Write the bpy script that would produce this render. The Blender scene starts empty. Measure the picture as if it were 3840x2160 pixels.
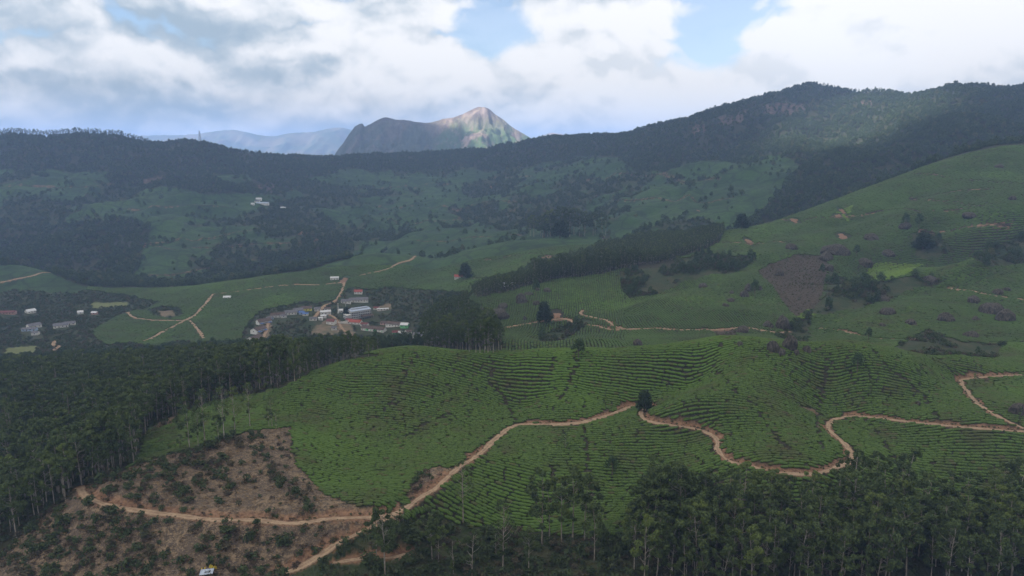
import bpy, math, random
import numpy as np
from mathutils import Vector

# ------------------------------------------------------------------ camera, sky, sun, exposure
SC = bpy.context.scene
COL = SC.collection
R = math.radians
FPX = 2700.0                      # focal length in pixels of a 3840 px wide picture
PITCH = R(10.7)                   # the drone's camera looks slightly down
CAMZ = 300.0
cam_data = bpy.data.cameras.new('camera')
cam_data.sensor_width = 36.0
cam_data.lens = 36.0 * FPX / 3840.0
cam_data.clip_start = 1.0
cam_data.clip_end = 60000.0
cam = bpy.data.objects.new('camera', cam_data)
COL.objects.link(cam)
cam.location = (0, 0, CAMZ)
cam.rotation_euler = (math.pi / 2 - PITCH, 0, 0)
SC.camera = cam

SUN_EL, SUN_AZ = R(46), R(246)    # azimuth clockwise from +Y (the view direction): behind, to the left
SUN_DIR = Vector((math.sin(SUN_AZ) * math.cos(SUN_EL), math.cos(SUN_AZ) * math.cos(SUN_EL), math.sin(SUN_EL)))
sun_data = bpy.data.lights.new('sun', 'SUN')
sun_data.energy = 5.0
sun_data.angle = R(0.6)
sun_data.color = (1.0, 0.95, 0.88)
sun = bpy.data.objects.new('sun', sun_data)
COL.objects.link(sun)
sun.rotation_euler = SUN_DIR.to_track_quat('Z', 'Y').to_euler()
SC.view_settings.view_transform = 'Standard'
SC.view_settings.look = 'None'
SC.view_settings.exposure = 1.2
SC.view_settings.gamma = 1.0
SC.view_settings.use_curve_mapping = False
SC.cycles.max_bounces = 5
SC.cycles.diffuse_bounces = 4
SC.cycles.glossy_bounces = 1
SC.cycles.transmission_bounces = 4
SC.cycles.volume_bounces = 1
SC.cycles.transparent_max_bounces = 8
SC.cycles.sample_clamp_indirect = 4.0
SC.cycles.use_denoising = True


class NT:
    """small helper round a node tree"""
    def __init__(self, tree):
        self.t = tree
        self.n = tree.nodes
        self.l = tree.links
    def node(self, kind, **kw):
        nd = self.n.new(kind)
        for k, v in kw.items():
            setattr(nd, k, v)
        return nd
    def put(self, sock, v):
        if v is None:
            return
        if isinstance(v, bpy.types.NodeSocket):
            self.l.new(v, sock)
        elif hasattr(sock, 'default_value'):
            try:
                sock.default_value = v
            except Exception:
                sock.default_value = tuple(v) + (1.0,) if len(v) == 3 else tuple(v)[:3]
    def math(self, op, a, b=None, c=None, clamp=False):
        nd = self.node('ShaderNodeMath', operation=op, use_clamp=clamp)
        for i, v in enumerate((a, b, c)):
            self.put(nd.inputs[i], v)
        return nd.outputs[0]
    def vmath(self, op, a, b=None, out=0):
        nd = self.node('ShaderNodeVectorMath', operation=op)
        self.put(nd.inputs[0], a)
        if b is not None:
            if op == 'SCALE':
                self.put(nd.inputs['Scale'], b)
            else:
                self.put(nd.inputs[1], b)
        return nd.outputs['Value'] if op in ('DOT_PRODUCT', 'LENGTH', 'DISTANCE') else nd.outputs[0]
    def noise(self, vec, scale, detail=3.0, rough=0.5, dist=0.0):
        nd = self.node('ShaderNodeTexNoise')
        self.put(nd.inputs['Vector'], vec)
        nd.inputs['Scale'].default_value = scale
        nd.inputs['Detail'].default_value = detail
        nd.inputs['Roughness'].default_value = rough
        nd.inputs['Distortion'].default_value = dist
        return nd.outputs['Fac']
    def ramp(self, x, a, b, c0=0.0, c1=1.0, kind='SMOOTHSTEP'):
        nd = self.node('ShaderNodeMapRange', interpolation_type=kind)
        self.put(nd.inputs[0], x)
        for i, v in enumerate((a, b, c0, c1)):
            self.put(nd.inputs[i + 1], v)
        return nd.outputs[0]
    def mix(self, f, a, b, blend='MIX'):
        nd = self.node('ShaderNodeMix', data_type='RGBA', blend_type=blend)
        self.put(nd.inputs[0], f)
        self.put(nd.inputs[6], tuple(a) + (1.0,) if isinstance(a, (tuple, list)) and len(a) == 3 else a)
        self.put(nd.inputs[7], tuple(b) + (1.0,) if isinstance(b, (tuple, list)) and len(b) == 3 else b)
        return nd.outputs[2]
    def attr(self, name, kind='GEOMETRY'):
        nd = self.node('ShaderNodeAttribute', attribute_name=name, attribute_type=kind)
        return nd


# ---- world: Nishita sky with a procedural cumulus layer in front of it
world = bpy.data.worlds.new('World')
SC.world = world
world.use_nodes = True
W = NT(world.node_tree)
W.n.clear()
sky = W.node('ShaderNodeTexSky', sky_type='NISHITA', sun_disc=False)
sky.sun_elevation = SUN_EL
sky.sun_rotation = SUN_AZ
sky.altitude = 1500
tc = W.node('ShaderNodeTexCoord')
dirv = W.vmath('NORMALIZE', tc.outputs['Generated'])


def sky_noise(vec, off, scale, detail, rough, dist=0.0):
    m = W.node('ShaderNodeMapping')
    m.inputs['Location'].default_value = off
    m.inputs['Scale'].default_value = (1.0, 1.0, 1.8)
    W.l.new(vec, m.inputs['Vector'])
    return W.noise(m.outputs[0], scale, detail, rough, dist)


def sky_dir(px, py):
    u, v = (px - 1920) / FPX, (1080 - py) / FPX
    d = Vector((u, math.cos(PITCH) + v * math.sin(PITCH), -math.sin(PITCH) + v * math.cos(PITCH)))
    return d.normalized()


CLOUD_OFF = (3.1, 1.7, 0.4)
def billow(v, off, scale):
    return W.math('ABSOLUTE', W.math('SUBTRACT', W.math('MULTIPLY', sky_noise(v, off, scale, 0.0, 0.5), 2.0), 1.0))
def fluff(v):
    """heaped cloud: broad masses plus rounded billows"""
    wn = W.node('ShaderNodeTexNoise'); wn.inputs['Scale'].default_value = 8.0; wn.inputs['Detail'].default_value = 5.0; wn.inputs['Roughness'].default_value = 0.62
    W.l.new(v, wn.inputs['Vector'])
    v2 = W.vmath('ADD', v, W.vmath('SCALE', W.vmath('SUBTRACT', wn.outputs['Color'], (0.5, 0.5, 0.5)), 0.09))
    puff = W.math('ADD', W.math('MULTIPLY', billow(v2, (1.3, 5.2, 0.9), 5.5), 0.60), W.math('ADD', W.math('MULTIPLY', billow(v2, (4.4, 1.1, 6.3), 12.0), 0.30), W.math('MULTIPLY', billow(v2, (2.7, 8.8, 3.6), 26.0), 0.22)))
    return W.math('ADD', W.math('MULTIPLY', sky_noise(v, CLOUD_OFF, 2.8, 8.0, 0.54, 0.2), 0.70), W.math('MULTIPLY', puff, 0.42))
n_big = fluff(dirv)
n_up = fluff(W.vmath('ADD', dirv, (0.012, -0.004, 0.030)))
n_low = sky_noise(dirv, (7.7, 2.2, 5.1), 2.2, 3.0, 0.5)
sepd = W.node('ShaderNodeSeparateXYZ'); W.l.new(dirv, sepd.inputs[0])
cover = W.math('ADD', n_big, W.ramp(sepd.outputs['Z'], 0.02, 0.13, 0.16, 0.0))     # cloud closes up towards the horizon
# breaks in the cloud where the blue shows, the dull bank of cloud and the bright one
def blob(px, py, w, amp):
    k = (1, 1, 1.5)
    d = W.vmath('DISTANCE', W.vmath('MULTIPLY', dirv, k), tuple(a * b for a, b in zip(sky_dir(px, py), k)))
    return W.ramp(d, 0.0, w, amp, 0.0)
gap = W.math('ADD', blob(1840, 90, 0.11, 0.27), W.math('ADD', blob(2700, 20, 0.14, 0.22), blob(2610, 180, 0.09, 0.15)))
dull = W.math('ADD', blob(200, 400, 0.42, 0.36), blob(950, 420, 0.30, 0.24))
bright = W.math('ADD', blob(2300, 330, 0.24, 0.28), W.math('ADD', blob(3300, 120, 0.42, 0.50), blob(1650, 60, 0.30, 0.26)))
dens = W.ramp(W.math('SUBTRACT', cover, gap), 0.24, 0.35, 0.22, 1.0)
relief = W.ramp(W.math('SUBTRACT', n_big, n_up), -0.11, 0.13, kind='LINEAR')
lit = W.math('ADD', W.math('MULTIPLY', relief, 0.62), W.math('ADD', W.math('MULTIPLY', n_low, 0.55), W.math('MULTIPLY', bright, 0.68)))
lit = W.math('SUBTRACT', lit, W.math('MULTIPLY', dull, 0.60))
lit = W.ramp(lit, 0.10, 0.88)
c_cloud = W.mix(lit, (0.42, 0.53, 0.63), (1.06, 1.06, 1.07))
bg_sky = W.node('ShaderNodeBackground')
W.l.new(sky.outputs[0], bg_sky.inputs[0])
bg_sky.inputs[1].default_value = 0.085
bg_cl = W.node('ShaderNodeBackground')
W.l.new(c_cloud, bg_cl.inputs[0])
bg_cl.inputs[1].default_value = 0.48
mixw = W.node('ShaderNodeMixShader')
# below the horizon only plain sky
W.l.new(dens, mixw.inputs[0])
W.l.new(bg_sky.outputs[0], mixw.inputs[1])
W.l.new(bg_cl.outputs[0], mixw.inputs[2])
ow = W.node('ShaderNodeOutputWorld')
W.l.new(mixw.outputs[0], ow.inputs[0])

# ------------------------------------------------------------------ helpers
rng = np.random.default_rng(7)
random.seed(7)


def tag(o, label=None, category=None, group=None, kind=None):
    for k, v in (('label', label), ('category', category), ('group', group), ('kind', kind)):
        if v is not None:
            o[k] = v
    return o


def mesh_obj(name, verts, faces, mat=None, parent=None, smooth=False, mesh=None):
    if mesh is None:
        mesh = bpy.data.meshes.new(name)
        mesh.from_pydata([tuple(map(float, v)) for v in verts], [], faces)
        if smooth:
            mesh.polygons.foreach_set('use_smooth', [True] * len(mesh.polygons))
        mesh.update()
    if mat is not None:
        for m in (mat if isinstance(mat, (list, tuple)) else [mat]):
            mesh.materials.append(m)
    o = bpy.data.objects.new(name, mesh)
    COL.objects.link(o)
    o.parent = parent
    return o


def np_mesh(name, V, F, smooth=True):
    """mesh from numpy arrays; F is (n,3) or (n,4)"""
    me = bpy.data.meshes.new(name)
    V = np.ascontiguousarray(V, dtype=np.float32)
    F = np.ascontiguousarray(F, dtype=np.int32)
    k = F.shape[1]
    me.vertices.add(len(V))
    me.vertices.foreach_set('co', V.ravel())
    me.loops.add(F.size)
    me.loops.foreach_set('vertex_index', F.ravel())
    me.polygons.add(len(F))
    me.polygons.foreach_set('loop_start', np.arange(0, F.size, k, dtype=np.int32))
    me.polygons.foreach_set('use_smooth', np.full(len(F), smooth, dtype=bool))
    me.update(calc_edges=True)
    return me


def hash2(ix, iy, s):
    h = (ix.astype(np.int64) * 374761393 + iy.astype(np.int64) * 668265263 + s * 1442695041) & 0x7fffffff
    h = ((h ^ (h >> 13)) * 1274126177) & 0x7fffffff
    return ((h ^ (h >> 16)) & 0xffff) / 65535.0


def vnoise(x, y, s=0):
    x = np.asarray(x, float); y = np.asarray(y, float)
    ix, iy = np.floor(x), np.floor(y)
    fx, fy = x - ix, y - iy
    fx = fx * fx * fx * (fx * (fx * 6 - 15) + 10)
    fy = fy * fy * fy * (fy * (fy * 6 - 15) + 10)
    a, b = hash2(ix, iy, s), hash2(ix + 1, iy, s)
    c, d = hash2(ix, iy + 1, s), hash2(ix + 1, iy + 1, s)
    return (a + (b - a) * fx + (c - a) * fy + (a - b - c + d) * fx * fy) * 2 - 1


def fbm(x, y, s=0, octaves=4, gain=0.5):
    t, amp = 0.0, 1.0
    for k in range(octaves):
        t = t + amp * vnoise(x, y, s + k * 17)
        x, y = x * 2.03 + 5.7, y * 2.03 - 3.1
        amp *= gain
    return t


def sstep(a, b, x):
    t = np.clip((np.asarray(x, float) - a) / (b - a), 0, 1)
    return t * t * (3 - 2 * t)


CT, ST = math.cos(PITCH), math.sin(PITCH)


def ray(px, py):
    u, v = (np.asarray(px, float) - 1920) / FPX, (1080 - np.asarray(py, float)) / FPX
    return u / (CT + v * ST), (-ST + v * CT) / (CT + v * ST)      # x/y and z/y


def project(x, y, z):
    """photo pixel of a world point"""
    zz = z - CAMZ
    depth = y * CT - zz * ST
    return 1920 + FPX * x / depth, 1080 - FPX * (y * ST + zz * CT) / depth
# ------------------------------------------------------------------ terrain
# survey points: where the ground is seen in the photograph and how far away it is judged to be (metres)
G = []
def cp(D, *pts):
    for p in pts:
        G.append((p[0], p[1], p[2] if len(p) > 2 else D))
def hid(x_over_y, D, drop):              # ground hidden from the drone, by direction and drop below it
    G.append(('h', x_over_y, D, -drop))

# foreground slopes below the road
cp(0, (700, 2160, 232), (0, 2160, 240), (300, 2160, 233), (1300, 2160, 236), (1920, 2160, 250), (2600, 2160, 246), (3200, 2160, 246), (3840, 2160, 246),
   (100, 1900, 305), (0, 1980, 285), (250, 2000, 252), (500, 2040, 246), (1000, 2060, 244),
   (1300, 2080, 246), (2200, 2080, 258), (2900, 2080, 260), (3400, 1950, 283), (3800, 1850, 297),
   (1900, 1930, 288), (2600, 1900, 287), (2200, 1780, 312), (3400, 1700, 326), (3800, 1720, 318), (1560, 1960, 268))
# the dirt road along the contour
cp(0, (325, 1850, 272), (500, 1910, 260), (800, 1945, 255), (1100, 1955, 254), (1400, 1930, 260), (1500, 1915, 264), (1640, 1820, 286), (1800, 1700, 321),
   (1900, 1610, 350), (2150, 1590, 358), (2300, 1550, 374), (2370, 1520, 386), (2420, 1555, 360), (2600, 1605, 345), (2690, 1650, 332), (2740, 1730, 310),
   (2900, 1765, 302), (3070, 1775, 300), (3200, 1720, 314), (3105, 1600, 348), (3210, 1560, 366), (3400, 1580, 352), (3600, 1600, 342), (3840, 1615, 337),
   (3600, 1430, 412), (3840, 1405, 430))
# cleared knoll and spur on the left
cp(0, (600, 1725, 301), (850, 1650, 321), (1050, 1600, 337), (1080, 1760, 295), (700, 1830, 280), (950, 1850, 275),
   (700, 1560, 378), (560, 1660, 345), (900, 1490, 402), (640, 1590, 372), (1000, 1500, 384), (1080, 1480, 382))
# front face of the tea hill
cp(0, (1200, 1600, 347), (1200, 1800, 292), (1500, 1600, 352), (1500, 1750, 312), (1300, 1480, 380), (1700, 1480, 384), (2000, 1450, 394), (2300, 1430, 402), (2100, 1520, 374),
   (2450, 1410, 406), (2600, 1430, 404), (2750, 1445, 374), (2600, 1500, 360), (2850, 1550, 352), (2900, 1440, 382), (3100, 1430, 392), (3130, 1500, 378), (3350, 1450, 386), (3350, 1530, 368), (3600, 1520, 364),
   (3500, 1390, 402), (3840, 1510, 376), (2950, 1660, 325))
# its crest
CREST = [(1100, 1432, 392), (1180, 1397, 402), (1300, 1362, 410), (1430, 1327, 416), (1560, 1312, 419), (1700, 1320, 418), (1830, 1337, 414), (2000, 1327, 418), (2200, 1322, 420),
         (2400, 1317, 422), (2550, 1302, 424), (2700, 1278, 428), (2800, 1272, 428), (2900, 1292, 420), (3050, 1302, 418), (3150, 1288, 420), (3250, 1297, 418), (3400, 1332, 414), (3600, 1337, 436), (3840, 1368, 448)]
cp(0, *CREST)
for u, dz in ((-.30, 12), (-.22, 12), (-.14, 14), (-.06, 15), (.03, 14), (.12, 15), (.2, 17), (.29, 20), (.38, 19), (.47, 18), (.56, 13), (.66, 12)):
    px = 1920 + u * 2700
    D0 = np.interp(px, [c[0] for c in CREST], [c[2] for c in CREST]); py0 = np.interp(px, [c[0] for c in CREST], [c[1] for c in CREST])
    hid(ray(px, py0)[0], D0 * 1.03, -ray(px, py0)[1] * D0 + 1.2)
    hid(ray(px, py0)[0], D0 * 1.065, -ray(px, py0)[1] * D0 + dz * .45 + 1.5)
    hid(ray(px, py0)[0], D0 * 1.14, -ray(px, py0)[1] * D0 + dz * 1.25 + 2)
# forested slope falling away on the left
cp(0, (0, 1700, 405), (300, 1610, 425), (450, 1640, 385), (0, 1510, 560), (400, 1420, 600), (800, 1400, 575), (1000, 1400, 540), (0, 1370, 760), (600, 1340, 760), (1000, 1310, 770), (1200, 1310, 700),
   (1400, 1300, 690), (1700, 1300, 610), (1500, 1280, 830), (1900, 1295, 570), (2100, 1290, 560), (1850, 1260, 650), (-500, 1600, 480), (-500, 1350, 760))
# valley floor with the village
cp(0, (960, 1290, 900), (960, 1230, 965), (1100, 1200, 1000), (1340, 1185, 1045), (1250, 1225, 985), (1480, 1240, 965), (1640, 1255, 930), (1380, 1140, 1130), (1560, 1160, 1060),
   (100, 1230, 985), (40, 1175, 1120), (330, 1140, 1190), (100, 1310, 862), (330, 1250, 935), (210, 1280, 900), (-400, 1220, 1000), (420, 1190, 1060))
# knoll with the crossing paths and the tea hill above the village
cp(0, (640, 1165, 1075), (600, 1210, 1010), (700, 1205, 1020), (750, 1270, 930), (420, 1230, 985), (500, 1270, 930), (800, 1100, 1165), (1000, 1150, 1085), (900, 1210, 1010), (1000, 1075, 1200), (1200, 1070, 1210), (1250, 1110, 1140))
cp(0, (800, 1097, 1170), (950, 1052, 1235), (1100, 1012, 1300), (1240, 988, 1335), (1390, 947, 1400), (1500, 955, 1385), (1560, 965, 1360), (1300, 1030, 1265), (1450, 1060, 1210))
for u, D, dp in ((-.40, 1420, 262), (-.33, 1480, 256), (-.27, 1540, 250), (-.21, 1580, 245), (-.15, 1570, 240)):
    hid(u, D, dp)
cp(0, (1650, 960, 1480), (1750, 930, 1560), (1900, 900, 1620), (1600, 1010, 1280), (1700, 1010, 1270))
# left: small hill, forested slope, tea slope with zigzag paths
cp(0, (100, 997, 1400), (190, 1022, 1380), (330, 1072, 1290), (100, 1085, 1250), (0, 990, 1400), (-300, 1000, 1400))
hid(-.68, 1560, 268); hid(-.6, 1540, 270); hid(-.85, 1600, 268)
cp(0, (300, 920, 1780), (450, 1000, 1560), (200, 830, 2020), (500, 850, 2000), (560, 1030, 1500), (700, 960, 1650), (540, 920, 1800), (700, 890, 1870), (900, 815, 2120), (900, 900, 1850), (1050, 910, 1800), (1050, 850, 2000),
   (0, 850, 1950), (-400, 850, 1950))
# left and middle mountain side
cp(0, (300, 745, 2250), (600, 760, 2250), (0, 760, 2200), (150, 690, 2420), (500, 680, 2500), (900, 720, 2450), (300, 620, 2700), (700, 620, 2800), (1000, 650, 2950), (1000, 760, 2420), (1200, 850, 2130), (1200, 700, 2800),
   (1500, 640, 3250), (1500, 720, 2850), (1500, 850, 2150), (1800, 630, 3250), (1800, 740, 2650), (1800, 840, 2080), (2200, 590, 2950), (2200, 720, 2280), (2200, 820, 1880), (2050, 870, 1680), (2000, 680, 2700),
   (2600, 560, 2520), (2600, 650, 2150), (2600, 760, 1750), (2400, 780, 1800), (3000, 430, 2520), (3000, 560, 2150), (3000, 650, 1760), (2850, 740, 1620), (2750, 810, 1500), (2600, 840, 1480), (2400, 860, 1520),
   (3300, 480, 2250), (3300, 560, 1900), (3500, 430, 2150), (3500, 520, 1800), (3840, 440, 2000), (3840, 380, 2300), (3700, 500, 1750), (4200, 400, 2150), (-400, 650, 2600))
# skyline ridge
RIDGE = [(-900, 520, 2950), (-400, 515, 2950), (0, 517, 2950), (200, 522, 2950), (370, 511, 2950), (450, 520, 3000), (560, 547, 3050), (700, 537, 3100), (830, 556, 3200), (950, 582, 3300), (1050, 590, 3400), (1200, 593, 3550), (1400, 585, 3700),
         (1600, 578, 3750), (1700, 573, 3700), (1790, 562, 3600), (1920, 545, 3500), (2060, 517, 3400), (2200, 510, 3300), (2330, 505, 3250), (2400, 490, 3200), (2500, 460, 3150), (2600, 440, 3100), (2700, 410, 3050), (2800, 380, 3000),
         (2900, 360, 2950), (3010, 325, 2900), (3060, 312, 2880), (3120, 335, 2880), (3200, 365, 2880), (3290, 378, 2850), (3400, 370, 2750), (3520, 352, 2650), (3600, 338, 2600), (3700, 342, 2600), (3840, 342, 2600), (4200, 330, 2600), (4700, 340, 2600)]
cp(0, *RIDGE)
for p in RIDGE:
    u, t = ray(p[0], p[1])
    hid(u, p[2] * 1.16, -t * p[2] * 1.0 + 130)
    hid(u, p[2] * 1.5, 420)
for u in (-1.3, -.9, -.45, 0, .45, .9, 1.3):
    hid(u, 9000, 460); hid(u, 16000, 480)
# mound with the clump of tall trees, fields below it, plantation strip
cp(0, (1900, 905, 1420), (2150, 890, 1400), (2300, 900, 1380), (2100, 945, 1260), (1850, 1000, 1230), (2000, 1000, 1190), (1750, 1040, 1170), (1600, 1075, 1160), (1500, 1125, 1120), (1650, 1150, 1010), (2250, 960, 1180), (2300, 990, 1090), (2600, 900, 1170), (2450, 940, 1120), (2150, 1040, 1040), (1760, 1090, 1080))
hid(.08, 1560, 195); hid(.0, 1560, 205); hid(.15, 1530, 190)
# right-hand tea hill with its upper edge against the forest
RT = [(4300, 500, 1320), (3840, 542, 1300), (3750, 545, 1300), (3600, 578, 1280), (3400, 648, 1250), (3200, 722, 1230), (3000, 802, 1210), (2850, 848, 1210), (2750, 865, 1210), (2640, 882, 1200)]
cp(0, *RT)
for p in RT[:-2]:
    u, t = ray(p[0], p[1])
    hid(u, p[2] * 1.15, -t * p[2] + 42)
cp(0, (3600, 750, 1050), (3800, 800, 950), (3400, 850, 1000), (3000, 900, 1020), (3200, 800, 1120), (3700, 950, 800), (3400, 1000, 835), (3000, 960, 930), (2800, 920, 1060), (3600, 660, 1160), (4200, 900, 850), (4200, 700, 1100))
# near tea hills beyond the crest
cp(0, (1770, 1108, 890), (1900, 1072, 905), (2100, 1042, 930), (2340, 1002, 960), (1800, 1200, 770), (1900, 1245, 715), (2100, 1215, 730), (2100, 1120, 820), (2300, 1080, 850), (2150, 1180, 755),
   (2450, 1060, 850), (2300, 1140, 760), (2200, 1180, 735), (2560, 1112, 765), (2700, 1075, 810), (2790, 1015, 870), (2500, 1235, 655), (2500, 1180, 700), (2900, 1245, 632), (2800, 1160, 700), (2650, 1230, 650), (2300, 1250, 655), (2950, 1100, 770), (2960, 1180, 700), (3060, 1190, 660), (3100, 1060, 800), (3000, 1240, 600),
   (3250, 1143, 685), (3400, 1103, 720), (3560, 1063, 760), (3840, 1012, 800), (3200, 1200, 630), (3300, 1280, 555), (3500, 1200, 630), (3700, 1150, 670), (3700, 1275, 555), (3500, 1290, 530), (3840, 1250, 570), (4200, 1150, 650), (4200, 1350, 480), (4200, 1600, 350), (4200, 2000, 270),
   (2400, 1290, 570), (2700, 1262, 590), (2900, 1275, 540), (3100, 1282, 520))
hid(.52, 850, 152); hid(.60, 870, 146); hid(.68, 900, 138)
hid(-.2, 560, 168); hid(-.1, 545, 172); hid(0, 530, 168)
for u in (-.9, -.5, 0, .5, .9):
    hid(u, 120, 118 if u < .3 else 124)
    hid(u, 60, 100)

P_uv, P_z = [], []
for g in G:
    if g[0] == 'h':
        P_uv.append((g[1], math.log(g[2]))); P_z.append(g[3])
    else:
        u, t = ray(g[0], g[1])
        P_uv.append((float(u), math.log(g[2]))); P_z.append(float(t) * g[2])
P_uv, P_z = np.array(P_uv), np.array(P_z)


def tps_fit(X, z, lam):
    n = len(X)
    d = np.linalg.norm(X[:, None] - X[None], axis=2)
    K = np.where(d > 0, d * d * np.log(d + 1e-12), 0)
    A = np.zeros((n + 3, n + 3))
    A[:n, :n] = K + lam * np.eye(n)
    A[:n, n] = 1; A[:n, n + 1:] = X
    A[n:, :n] = A[:n, n:].T
    return np.linalg.solve(A, np.concatenate([z, np.zeros(3)]))


TPS_W = tps_fit(P_uv, P_z, 2e-4)
GU = np.linspace(-1.35, 1.35, 271)
GV = np.linspace(math.log(58), math.log(17000), 400)


def tps_eval(u, v):
    out = np.zeros(len(u))
    n = len(P_uv)
    for i in range(0, len(u), 20000):
        a, b = u[i:i + 20000, None], v[i:i + 20000, None]
        d2 = (a - P_uv[:, 0]) ** 2 + (b - P_uv[:, 1]) ** 2
        out[i:i + 20000] = (0.5 * d2 * np.log(d2 + 1e-20)) @ TPS_W[:n] + TPS_W[n] + TPS_W[n + 1] * a[:, 0] + TPS_W[n + 2] * b[:, 0]
    return out


_uu, _vv = np.meshgrid(GU, GV)
BASE = tps_eval(_uu.ravel(), _vv.ravel()).reshape(_uu.shape)


def bilerp(tab, u, v):
    fu = np.clip((u - GU[0]) / (GU[1] - GU[0]), 0, len(GU) - 1.001)
    fv = np.clip((v - GV[0]) / (GV[1] - GV[0]), 0, len(GV) - 1.001)
    iu, iv = fu.astype(int), fv.astype(int)
    a, b = fu - iu, fv - iv
    # cubic (Catmull-Rom) along both
    def cw(t):
        return (-.5 * t + t * t - .5 * t ** 3, 1 - 2.5 * t * t + 1.5 * t ** 3, .5 * t + 2 * t * t - 1.5 * t ** 3, -.5 * t * t + .5 * t ** 3)
    wu, wv = cw(a), cw(b)
    r = 0.0
    for j in range(4):
        jj = np.clip(iv + j - 1, 0, len(GV) - 1)
        s = 0.0
        for i in range(4):
            s = s + wu[i] * tab[jj, np.clip(iu + i - 1, 0, len(GU) - 1)]
        r = r + wv[j] * s
    return r


def folds(x, y):
    wx, wy = x + 60 * vnoise(x / 300, y / 300, 3), y + 60 * vnoise(x / 300, y / 300, 4)
    return 1 - np.abs(fbm(wx / 330, wy / 480, 11, 3, 0.45))


def terrain_raw(x, y):
    x = np.atleast_1d(np.asarray(x, float)); y = np.atleast_1d(np.asarray(y, float))
    y = np.maximum(y, 60.0)
    u, v = x / y, np.log(y)
    z = bilerp(BASE, u, v)
    # folds and gullies, stronger on the far mountain side
    far = sstep(1250, 2000, y) * (1 - sstep(5000, 7000, y) * 0.6)
    far = far * (1 - 0.55 * sstep(2500, 3100, y))
    z = z + far * (34 * (folds(x, y) - 0.62)) + far * 5.5 * fbm(x / 85, y / 85, 21, 3) + far * 21 * (1 - np.abs(fbm(x / 130 + vnoise(x / 90, y / 90, 8) * 0.4, y / 230, 27, 2)) - 0.65)
    mid = sstep(520, 700, y) * (1 - sstep(1250, 1900, y))
    z = z + mid * (2.6 * fbm(x / 120, y / 120, 31, 2) + 0.9 * fbm(x / 30, y / 30, 32, 2))
    near = 1 - sstep(520, 700, y)
    z = z + near * (0.9 * fbm(x / 38, y / 38, 41, 3))
    return z + CAMZ
# ------------------------------------------------------------------ the terrain grid (finer near the drone)
NU, NV = 760, 820
TU = np.linspace(-1.0, 1.0, NU)
TV = np.linspace(math.log(60), math.log(4600), NV)
_u, _v = np.meshgrid(TU, TV)
TY = np.exp(_v); TX = _u * TY
TZ = terrain_raw(TX.ravel(), TY.ravel()).reshape(NV, NU)


def terrain(x, y):
    x = np.asarray(x, float); y = np.asarray(y, float)
    fu = np.clip((x / y - TU[0]) / (TU[1] - TU[0]), 0, NU - 1.001)
    fv = np.clip((np.log(y) - TV[0]) / (TV[1] - TV[0]), 0, NV - 1.001)
    iu, iv = fu.astype(int), fv.astype(int)
    a, b = fu - iu, fv - iv
    return (TZ[iv, iu] * (1 - a) + TZ[iv, iu + 1] * a) * (1 - b) + (TZ[iv + 1, iu] * (1 - a) + TZ[iv + 1, iu + 1] * a) * b


MARCH = np.exp(np.linspace(math.log(150), math.log(4500), 2400))


def hit(px, py, dmin=150.0):
    """first ground point along the sight line through a photo pixel"""
    u, t = ray(px, py)
    ys = MARCH[MARCH >= dmin]
    below = (CAMZ + t * ys) < terrain(u * ys, ys)
    k = int(np.argmax(below)) if below.any() else len(ys) - 1
    y = ys[k]
    if k > 0 and below.any():
        y0, y1 = ys[k - 1], ys[k]
        f0 = CAMZ + t * y0 - float(terrain(u * y0, y0)); f1 = CAMZ + t * y1 - float(terrain(u * y1, y1))
        y = y0 + (y1 - y0) * f0 / (f0 - f1 + 1e-9)
    return float(u * y), float(y), float(terrain(u * y, y))


def catmull(P, step):
    P = np.asarray(P, float)
    Q = np.vstack([2 * P[0] - P[1], P, 2 * P[-1] - P[-2]])
    out = []
    for i in range(1, len(Q) - 2):
        n = max(2, int(np.linalg.norm(Q[i + 1] - Q[i]) / step))
        t = np.linspace(0, 1, n, endpoint=False)[:, None]
        a, b, c, d = Q[i - 1], Q[i], Q[i + 1], Q[i + 2]
        out.append(0.5 * (2 * b + (c - a) * t + (2 * a - 5 * b + 4 * c - d) * t ** 2 + (3 * b - a - 3 * c + d) * t ** 3))
    return np.vstack(out + [P[-1:]])


# stream gullies worn between the tea hills: (depth, half width, polyline in photo pixels)
GULLIES = [
    (9, 26, [(2800, 985), (2650, 1035), (2500, 1075), (2360, 1115), (2240, 1165), (2110, 1225), (2020, 1290)]),
    (10, 26, [(3640, 1045), (3450, 1070), (3300, 1105), (3150, 1165), (3060, 1205), (3000, 1270)]),
    (8, 24, [(3840, 900), (3700, 930), (3560, 965), (3420, 985), (3260, 1010), (3120, 1060)]),
    (7, 22, [(3500, 690), (3400, 740), (3300, 790), (3180, 830), (3060, 860)]),
    (7, 22, [(3700, 700), (3600, 790), (3480, 880), (3380, 930)]),
    (8, 24, [(3200, 870), (3050, 930), (2900, 975), (2800, 1000)]),
    (6, 20, [(2880, 890), (2760, 935), (2650, 975)]),
    (8, 30, [(1700, 940), (1620, 985), (1560, 1040), (1500, 1100)]),
    (7, 30, [(1950, 930), (1850, 975), (1720, 1020), (1640, 1080)]),
    (5, 14, [(3090, 1310), (3095, 1400), (3085, 1480), (3075, 1560)]),
    (4, 12, [(2660, 1320), (2560, 1400), (2470, 1480), (2430, 1525)]),
    (4, 14, [(3560, 1345), (3480, 1440), (3420, 1520)]),
    (3.5, 14, [(1860, 1345), (1880, 1440), (1950, 1540)]),
]
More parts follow.
